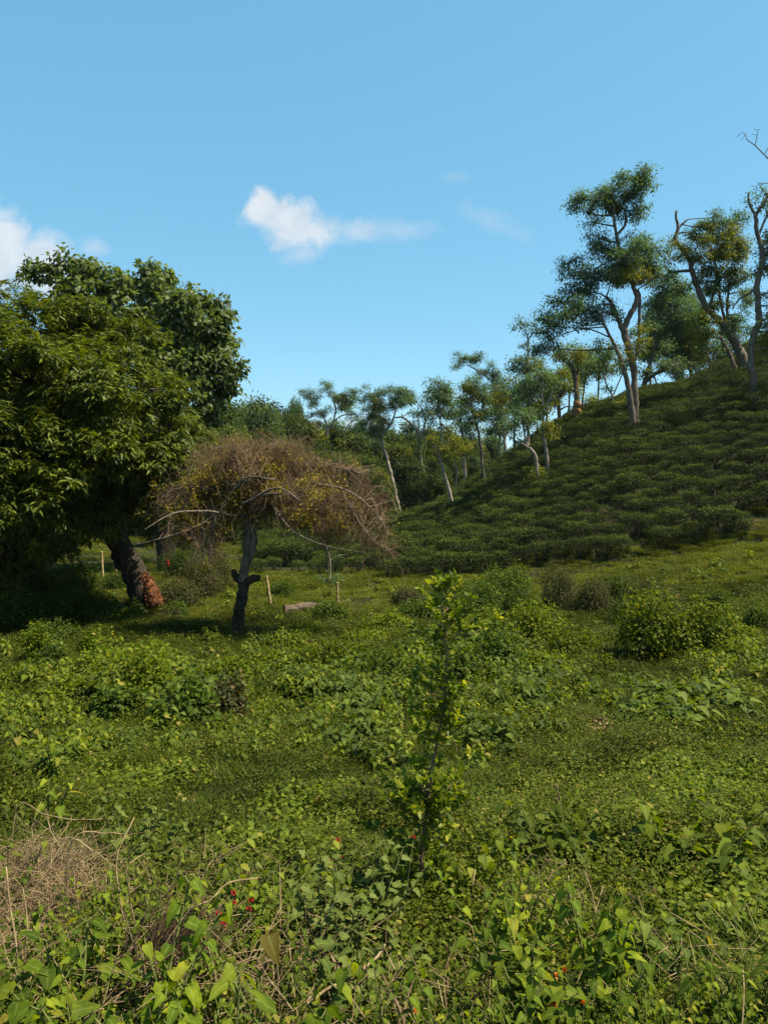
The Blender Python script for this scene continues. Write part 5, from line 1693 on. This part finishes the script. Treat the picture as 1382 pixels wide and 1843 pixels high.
    tag(obj('dead_fern', mb.mesh('dead_fern', [M['twig_brown']], c), loc=c), 'rust-brown bundle of dead stems right of the dry brush heap', 'dead plant')
    mb = MB()
    for (px, py, d, n) in [(480, 1700, 2.35, 260), (420, 1740, 2.2, 200), (1000, 1660, 3.2, 60), (700, 1790, 2.2, 60), (560, 1640, 2.8, 120), (230, 1560, 3.2, 160), (300, 1800, 2.1, 260), (440, 1640, 2.7, 260), (180, 1690, 2.5, 220), (820, 1800, 2.3, 60), (620, 1840, 2.0, 90), (380, 1520, 3.4, 140), (1250, 1780, 2.4, 30)]:
        c0, _ = at_top(px, py, d)
        brush(c0, .35, .3, .30, int(n * 1.5), .0024)
    tag(obj('twig_litter', mb.mesh('twig_litter', [M['twig_dry']])), 'thin dry twigs lying tangled among the foreground weeds', 'twigs', kind='stuff')

    # long dry stems
    stems = [([(700, 640), (640, 900)], 0)]
    rng = np.random.default_rng(63)
    paths = [([(230, 1702, 2.6), (215, 1610, 2.6), (212, 1540, 2.65), (242, 1472, 2.75)], 2.4, 'curved pale dry stem rising out of the dead stems'),
             ([(245, 1690, 2.6), (232, 1600, 2.6), (230, 1560, 2.6), (262, 1535, 2.7)], 2.2, 'second curved pale stem hooking right above the dead stems'),
             ([(335, 1655, 2.6), (380, 1620, 2.6), (410, 1590, 2.7), (465, 1580, 2.8)], 2.6, 'long pale stem arching toward the red flowers'),
             ([(125, 1523, 3.1), (165, 1530, 3.1), (200, 1555, 3.1), (217, 1568, 3.1)], 2.0, 'pale arched stem at the right side of the brush heap'),
             ([(130, 1520, 3.0), (190, 1500, 3.1), (225, 1502, 3.2)], 2.2, 'straight pale stem sticking out right of the brush heap'),
             ([(30, 1458, 3.5), (80, 1466, 3.5), (130, 1475, 3.5), (185, 1474, 3.5)], 2.0, 'long straw lying on top of the brush heap'),
             ([(545, 1838, 2.1), (575, 1790, 2.2), (640, 1755, 2.3), (685, 1715, 2.4), (692, 1700, 2.4)], 4.5, 'thick pale stem rising diagonally at the bottom centre'),
             ([(660, 1745, 2.3), (640, 1762, 2.3), (625, 1764, 2.3)], 2.4, 'short hooked stem on the thick pale stem'),
             ([(725, 1840, 2.1), (705, 1790, 2.15), (688, 1755, 2.2)], 4.0, 'reddish-brown stick leaning at the bottom centre'),
             ([(727, 1840, 2.1), (735, 1790, 2.2), (755, 1742, 2.3)], 2.6, 'thin brown stick leaning right at the bottom centre'),
             ([(803, 1840, 2.4), (806, 1750, 2.5), (803, 1700, 2.5)], 2.4, 'upright brown stalk right of the bottom centre'),
             ([(1060, 1735, 2.9), (1020, 1660, 3.0), (995, 1610, 3.1)], 2.0, 'dry stalk leaning left among fallen stalks on the right'),
             ([(1055, 1700, 3.0), (1030, 1640, 3.1), (1022, 1575, 3.2)], 1.8, 'thin dry stalk standing over the lower right turf'),
             ([(1040, 1710, 3.0), (1065, 1660, 3.1), (1085, 1595, 3.2)], 2.0, 'dry stalk leaning right over the lower right turf'),
             ([(1015, 1720, 3.0), (990, 1660, 3.1), (975, 1640, 3.2)], 1.8, 'short dry stalk at the left of the fallen stalks'),
             ([(945, 1595, 3.9), (975, 1565, 3.9), (990, 1545, 3.9)], 2.0, 'grey stick leaning on the dark broad-leaved clump'),
             ([(1005, 1530, 4.9), (1004, 1470, 5.0), (1003, 1412, 5.1)], 2.2, 'dark upright seed stalk above the broad-leaved clump'),
             ([(848, 1620, 3.3), (852, 1585, 3.3), (855, 1560, 3.4)], 1.8, 'short upright dry stalk right of the sapling'),
             ([(1330, 1505, 5.4), (1360, 1490, 5.5), (1390, 1475, 5.6)], 2.4, 'pale fallen stick at the right edge'),
             ([(1265, 1640, 3.8), (1272, 1626, 3.8), (1300, 1624, 3.8)], 2.0, 'bent pale stem near the right edge'),
             ([(830, 1822, 2.3), (860, 1790, 2.4), (862, 1785, 2.4)], 3.0, 'short broken stick at the bottom right of centre'),
             ([(640, 1352, 7.2), (646, 1340, 7.2), (650, 1328, 7.2)], 2.2, 'short white stick in the middle of the meadow'),
             ([(1335, 1843, 2.0), (1338, 1780, 2.1), (1336, 1745, 2.2)], 2.2, 'pale stalk in the bottom right corner'),
             ([(30, 1700, 2.4), (20, 1640, 2.5), (12, 1560, 2.6)], 2.6, 'upright pale stalk at the left edge'),
             ([(45, 1720, 2.4), (50, 1660, 2.4), (42, 1600, 2.5)], 2.2, 'second upright pale stalk near the left edge'),
             ([(365, 1600, 2.9), (375, 1560, 2.9), (385, 1548, 3.0)], 1.8, 'short leaning stalk above the dead stems')]
    for pts, r, lab in paths:
        P = [[*W(a, b, d), r * .68 * d / F * (1 - .35 * i / len(pts))] for i, (a, b, d) in enumerate(pts)]
        g = tz(P[0][0], P[0][1])
        if P[0][2] - g > 0.02:
            q = list(P[0])
            q[2] = g - .03
            q[0] += (P[0][0] - P[1][0]) * .3
            P.insert(0, q)
        o = np.array(P[0][:3])
        mb = MB()
        limb(mb, P, k=6 * len(P), sides=5, rng=rng, wob=.15)
        m = 'twig_dry' if 'brown' not in lab and 'dark' not in lab else 'twig_brown'
        tag(obj('dry_stalk', mb.mesh('dry_stalk', [M[m]], o, True), loc=o), lab, 'dry stem', 'dry stems among the weeds')

    # flowers
    def blossom(px, py, d, r, mat, name, label, group, seed):
        rng = np.random.default_rng(seed)
        q = W(px, py, d)
        g = tz(q[0], q[1])
        sm, pm = MB(), MB()
        b = np.array([q[0] + rng.normal(0, .03), q[1] + rng.normal(0, .03), g - .02])
        limb(sm, [[*b, .003], [*((b + q) / 2 + rng.normal(0, .02, 3)), .0025], [*q, .0018]], k=8, sides=4, rng=rng)
        n = 26
        e = rnd_dir(rng, n)
        e[:, 2] = np.abs(e[:, 2])
        leaves(pm, q + e * r * .25, e, rng.normal(0, 1, (n, 3)), rng.uniform(.6, 1, n) * r, rng.uniform(.5, .8, n) * r, OVAL, .2, .3)
        root = empty(name, b, label, 'flower', group)
        obj('petals', pm.mesh('petals', [M[mat]], b), root)
        obj('stem', sm.mesh('stem', [M['stem_green']], b), root)
    reds = [(420, 1608, 2.6), (421, 1626, 2.6), (394, 1645, 2.5), (402, 1664, 2.5), (452, 1622, 2.7), (448, 1638, 2.6), (591, 1549, 3.2), (612, 1543, 3.2), (608, 1513, 3.3), (744, 1508, 3.3)]
    for i, (a, b, d) in enumerate(reds):
        where = ['in the red cluster left of centre'] * 6 + ['on bare twigs left of the sapling'] * 3 + ['half hidden beside the sapling stem']
        blossom(a, b, d, .011, 'flower_red', 'red_flower', 'small red flower ' + where[i], 'red flowers', 300 + i)
    oranges = [(1015, 1747, 2.3, 'topmost orange flower of the lantana'), (1001, 1757, 2.3, 'small orange flower just left of the topmost one'), (995, 1806, 2.1, 'largest orange flower at the bottom right'), (992, 1814, 2.1, 'orange flower touching the largest one'), (1050, 1806, 2.15, 'orange flower right of the largest one'), (744, 1822, 2.1, 'tiny orange flower at the bottom centre')]
    for i, (a, b, d, lab) in enumerate(oranges):
        blossom(a, b, d, .013 if i in (2, 3) else .010, 'flower_orange', 'orange_flower', lab, 'orange flowers', 330 + i)
    for i, (a, b, d, lab) in enumerate([(940, 1668, 3.2, 'pale yellow flower on the lower right turf'), (970, 1692, 3.1, 'pale yellow flower right of the other on the turf'), (1055, 1698, 3.0, 'creamy flower under the fallen stalks'), (332, 1440, 4.6, 'pale yellow blossom among thin dry stems on the left'), (325, 1432, 4.6, 'second pale yellow blossom among thin dry stems on the left')]):
        blossom(a, b, d, .014, 'flower_yellow', 'yellow_flower', lab, 'yellow flowers', 350 + i)
    # the withered brown-green leaf
    q = W(482, 1700, 2.2)
    g = tz(q[0], q[1])
    mb, sb = MB(), MB()
    leaves(mb, q[None] + [[0, 0, .03]], np.array([[.3, -.35, -.5]]), np.array([[.1, -.75, .65]]), [.09], [.058], HEART, .22, .3)
    b = np.array([q[0] + .03, q[1] + .05, g])
    limb(sb, [[*b, .004], [*(q + [.02, .03, -.05]), .003], [*(q + [0, 0, .03]), .002]], k=8, sides=5)
    root = empty('withered_leaf', b, 'large brown-veined withered leaf hanging left of the bottom centre', 'leaf')
    obj('blade', mb.mesh('blade', [M['brown_big']], b), root)
    obj('stem', sb.mesh('stem', [M['twig_brown']], b), root)


foreground()


# ------------------------------------------------------------------ small things in the meadow
def small_things():
    rng = np.random.default_rng(71)

    def stake(px, py0, px1, py1, rp, label, mat='bamboo'):
        p = gp(px, py0)
        d = p[1]
        top = W(px1, py1, d)
        mb = MB()
        n = 7
        pts = []
        for i in range(n):
            t = i / (n - 1)
            q = p * (1 - t) + top * t
            pts.append([*(q + rng.normal(0, .004, 3)), rp * d / F * (1.0 - .15 * t)])
        pts[0][2] -= .15
        q = np.array(pts)
        prof = spline(q, 31)
        prof[::5, 3] *= 1.18
        tubes(mb, prof[None, :, :3], prof[None, :, 3], 8, 0, True)
        tag(obj('bamboo_stake', mb.mesh('bamboo_stake', [M[mat]], p, True), loc=p), label, 'stake', 'stakes in the meadow')
    stake(488, 1093, 480, 1036, 2.4, 'leaning orange bamboo stake right of the dry tree')
    stake(609, 1092, 607, 1048, 2.0, 'upright pale bamboo stake beside the dirt track')
    stake(186, 1043, 184, 992, 2.0, 'tall pale stake in the sunlit clearing under the mango', 'bamboo')
    stake(211, 1045, 209, 1000, 1.6, 'thin pale stake nearest the mango trunk in the clearing', 'bamboo')
    stake(783, 946, 782, 928, 1.5, 'short grey post at the valley edge of the tea') if False else None
    # young pale sapling in the clearing
    d = hit(96, 1046)
    make_tree('young bare pale sapling in the clearing left of the mango trunk', d, [[(96, 1046, 2.4), (97, 1015, 2.2), (98, 985, 1.8), (101, 952, 1.2)], [(97, 1016, 1.6), (106, 1000, 1.4), (106, 975, 1)], [(96, 1020, 1.2), (86, 1008, 1), (80, 1000, .7)], [(106, 1000, 1), (112, 985, .7)]],
              [(82, 998, 7, 4, 1), (104, 958, 8, 6, 1), (112, 970, 6, 6)], seed=91, name='young_tree', group=None, dens=.5)
    d = hit(595, 1052)
    make_tree('thin crooked sapling with bare side twig at the tea edge', d, [[(594, 1052, 1.6), (595, 1020, 1.4), (590, 990, 1.2), (575, 965, .8)], [(595, 1008, .8), (608, 1000, .7), (622, 998, .5)]], [(592, 1040, 10, 12)], seed=92, name='young_tree', group=None, dens=.6)
    # trunks seen below the dry crown
    for i, (a, b, c, e, r, lab) in enumerate([(300, 1000, 300, 940, 5, 'grey trunk in the shade behind the dry tree, leftmost of three'), (366, 1010, 366, 960, 4, 'short grey trunk behind the dry tree, middle of three'), (378, 1014, 382, 955, 5, 'brown trunk behind the dry tree, nearest its stem')]):
        d = hit(a, b + 8)
        make_tree(lab, d, [[(a, b, r), (c, e, r * .9), (c + 4, e - 70, r * .7), (c - 5, e - 120, r * .5)]], [(c, e - 90, 60, 30), (c + 30, e - 120, 50, 30), (c - 30, e - 110, 50, 30)], style=FINE_BIG, bark='bark_mid', crown=('wood', 'scrub'), seed=95 + i, name='thicket_tree', group='trees behind the dry tree', dens=.6)
    # fallen log / slab
    p = gp(545, 1108)
    s = p[1] / F
    mb = MB()
    a, b = p + [-34 * s, -.1, .12], p + [34 * s, .35, .20]
    limb(mb, [[*a, 11 * s], [*((a + b) / 2 + [0, 0, .03]), 9.5 * s], [*b, 7 * s]], k=18, sides=12, rng=rng, wob=.1)
    tag(obj('fallen_log', mb.mesh('fallen_log', [M['log']], p, True), loc=p), 'grey weathered log lying half hidden in leaves beyond the meadow centre', 'log')
    # dirt track
    mb = MB()
    V, Fc = [], []
    path = [(545, 1098, 9), (590, 1092, 8), (625, 1083, 7), (660, 1072, 6), (690, 1064, 4)]
    for i in range(40):
        t = i / 39 * (len(path) - 1)
        k = min(int(t), len(path) - 2)
        f = t - k
        c0 = gp(path[k][0], path[k][1]); c1 = gp(path[k + 1][0], path[k + 1][1])
        c = c0 * (1 - f) + c1 * f
        for j in range(9):
            w = (j / 8 - .5) * 0.75 * (1 + .25 * math.sin(i * .9))
            q = c + [w * .5 + rng.normal(0, .015), w * 1.6, 0]
            V.append([q[0], q[1], tz(q[0], q[1]) + .012])
    idx = [[i * 9 + j, i * 9 + j + 1, (i + 1) * 9 + j + 1, (i + 1) * 9 + j] for i in range(39) for j in range(8)]
    mb.add(V, [np.array(idx)])
    tag(obj('dirt_path', mb.mesh('dirt_path', [M['dirt']])), kind='structure')
    # dead leaves in patches: nobody could count them
    mb = MB()
    for (px, py, rx, ry, n, L) in [(1095, 1312, 34, 14, 130, .05), (1080, 1300, 20, 8, 50, .05), (1160, 1362, 8, 5, 12, .06), (905, 1475, 10, 6, 14, .03), (648, 1163, 26, 6, 50, .07), (240, 1162, 16, 6, 50, .09), (905, 1255, 24, 8, 30, .05), (1330, 1480, 14, 8, 26, .03), (855, 1300, 10, 5, 10, .04), (720, 1302, 12, 5, 10, .04), (1125, 1270, 16, 7, 14, .05), (1230, 1215, 20, 6, 16, .06), (1000, 1400, 150, 60, 60, .022), (1150, 1450, 150, 80, 60, .018), (950, 1320, 80, 40, 40, .03), (1060, 1195, 30, 8, 20, .06), (670, 1110, 40, 6, 16, .07)]:
        for k in range(n):
            q = gp(rng.normal(px, rx * .6), rng.normal(py, ry * .6))
            q[2] += rng.uniform(.03, .07)
            l = L * rng.uniform(.6, 1.3)
            leaves(mb, q[None], rng.normal(0, 1, (1, 3)) * [1, 1, .25], rng.normal(0, .5, (1, 3)) + [0, 0, 1], [l], [l * .6], None, .5, .2)
    tag(obj('dead_leaf_litter', mb.mesh('dead_leaf_litter', [M['litter']])), kind='stuff')
    # scraps
    def scrap(px, py, w, mat, name, label, cat, lift=.04):
        p = gp(px, py)
        mb = MB()
        n = 7
        gx, gy = np.meshgrid(np.linspace(-1, 1, n), np.linspace(-1, 1, n))
        zz = rng.uniform(0, .5, gx.shape) * w + .3 * w * (1 - gx ** 2)
        V = np.stack([gx * w + rng.normal(0, .1 * w, gx.shape), gy * w * .7 + rng.normal(0, .1 * w, gx.shape), zz + lift], -1).reshape(-1, 3)
        i = (np.arange(n - 1)[:, None] * n + np.arange(n - 1)[None]).ravel()
        mb.add(V, [np.stack([i, i + 1, i + n + 1, i + n], 1)])
        o = tag(obj(name, mb.mesh(name, [M[mat]], smooth=False), loc=p), label, cat)
        md = o.modifiers.new('thickness', 'SOLIDIFY')
        md.thickness = .004
    scrap(627, 1170, .055, 'white', 'plastic_scrap', 'crumpled white plastic scrap among the weeds', 'litter', .10)
    scrap(1175, 1503, .016, 'white', 'paper_scrap', 'tiny white scrap beside the two-tiered weed', 'litter', .05)
    scrap(1291, 1226, .03, 'litter', 'leaf_scrap', 'pale dry curled leaf on the right turf', 'dead leaf', .05)
    # stones
    for i, (px, py, r, lab) in enumerate([(1165, 1362, .05, 'small pinkish stone beside the clover patch'), (905, 1478, .035, 'small pale stone on the turf right of the sapling')]):
        p = gp(px, py)
        mb = MB()
        limb(mb, [[*(p + [-r, 0, .01]), r * .3], [*(p + [-.5 * r, 0, .02]), r * .7], [*(p + [.4 * r, .01, .02]), r * .6], [*(p + [r, 0, .01]), r * .25]], k=10, sides=9, rng=rng, wob=.12)
        tag(obj('stone', mb.mesh('stone', [M['stone']], p, True), loc=p), lab, 'stone')
    # red cloth on the scrub, unclear teal thing built as a sack in the shade
    d = 25.5
    q = W(302, 1012, d)
    mb = MB()
    limb(mb, [[*(q + [0, 0, .10]), .015], [*(q + [.01, 0, .05]), .04], [*q, .045], [*(q + [.02, 0, -.09]), .035], [*(q + [.03, 0, -.15]), .012]], k=14, sides=9, rng=rng, wob=.3)
    tag(obj('red_cloth', mb.mesh('red_cloth', [M['red_cloth']], q, False), loc=q), 'small red rag caught in the scrub behind the mango trunk', 'cloth')
    p = gp(70, 1128)
    mb = MB()
    h = 30 * p[1] / F
    limb(mb, [[*p, .10], [*(p + [0, 0, h * .4]), .13], [*(p + [.01, 0, h * .75]), .11], [*(p + [0, 0, h]), .05]], k=14, sides=10, rng=rng, wob=.12)
    tag(obj('teal_sack', mb.mesh('teal_sack', [M['teal']], p, True), loc=p), 'unclear dark teal thing, built as a sack, in the mango shade at the left', 'sack')
    # blue tin roof of a shed far down the valley
    d = 92.
    root = empty('shed', W(752, 925, d), 'distant blue tin-roofed shed glimpsed through the valley trees', 'shed')
    o = np.array(root.location)
    x0, z0 = (738 - 752) / F * d, -(915 - 925) / F * d
    x1, z1 = (768 - 752) / F * d, -(903 - 925) / F * d
    mb = MB()
    mb.add([[x0, 0, z0], [x1, 0, z0], [x1, 2.2, z1 + .1], [x0, 2.2, z1 + .1], [x0, 0, z0 - .04], [x1, 0, z0 - .04], [x1, 2.2, z1 + .06], [x0, 2.2, z1 + .06]],
           [[[0, 1, 2, 3]], [[7, 6, 5, 4]], [[0, 4, 5, 1]], [[1, 5, 6, 2]], [[2, 6, 7, 3]], [[3, 7, 4, 0]]])
    obj('roof', mb.mesh('roof', [M['tin']]), root)
    mb = MB()
    g = tz(o[0], o[1]) - o[2] - .2
    xa, xb, ya, yb, zt = x0 + .12, x1 - .12, .15, 2.05, z0 - .05
    mb.add([[xa, ya, g], [xb, ya, g], [xb, yb, g], [xa, yb, g], [xa, ya, zt], [xb, ya, zt], [xb, yb, zt + .5], [xa, yb, zt + .5]],
           [[[0, 1, 5, 4]], [[1, 2, 6, 5]], [[2, 3, 7, 6]], [[3, 0, 4, 7]]])
    obj('wall', mb.mesh('wall', [M['stone']]), root)


small_things()


def haze():
    top = max((o.matrix_world.translation.z for o in scene.objects), default=0) + 30
    x, y0, y1, z0 = 3020, -3020, 3020, float(min(-6, terrain(np.array([0]), np.array([-3000]))[0])) - 1.5
    z1 = 24.0
    mb = MB()
    mb.add([[-x, y0, z0], [x, y0, z0], [x, y1, z0], [-x, y1, z0], [-x, y0, z1], [x, y0, z1], [x, y1, z1], [-x, y1, z1]],
           [[[0, 3, 2, 1], [4, 5, 6, 7], [0, 1, 5, 4], [1, 2, 6, 5], [2, 3, 7, 6], [3, 0, 4, 7]]])
    m = bpy.data.materials.new('haze_air')
    m.use_nodes = True
    nt = m.node_tree
    nt.nodes.clear()
    out = nt.nodes.new('ShaderNodeOutputMaterial')
    v = nt.nodes.new('ShaderNodeVolumePrincipled')
    v.inputs['Color'].default_value = (0.85, 0.92, 1.0, 1)
    v.inputs['Density'].default_value = 0.00008
    nt.links.new(v.outputs[0], out.inputs['Volume'])
    tag(obj('haze', mb.mesh('haze', [m])), kind='stuff')


haze()
print('objects', len(scene.objects), 'faces', sum(len(o.data.polygons) for o in scene.objects if o.type == 'MESH'))
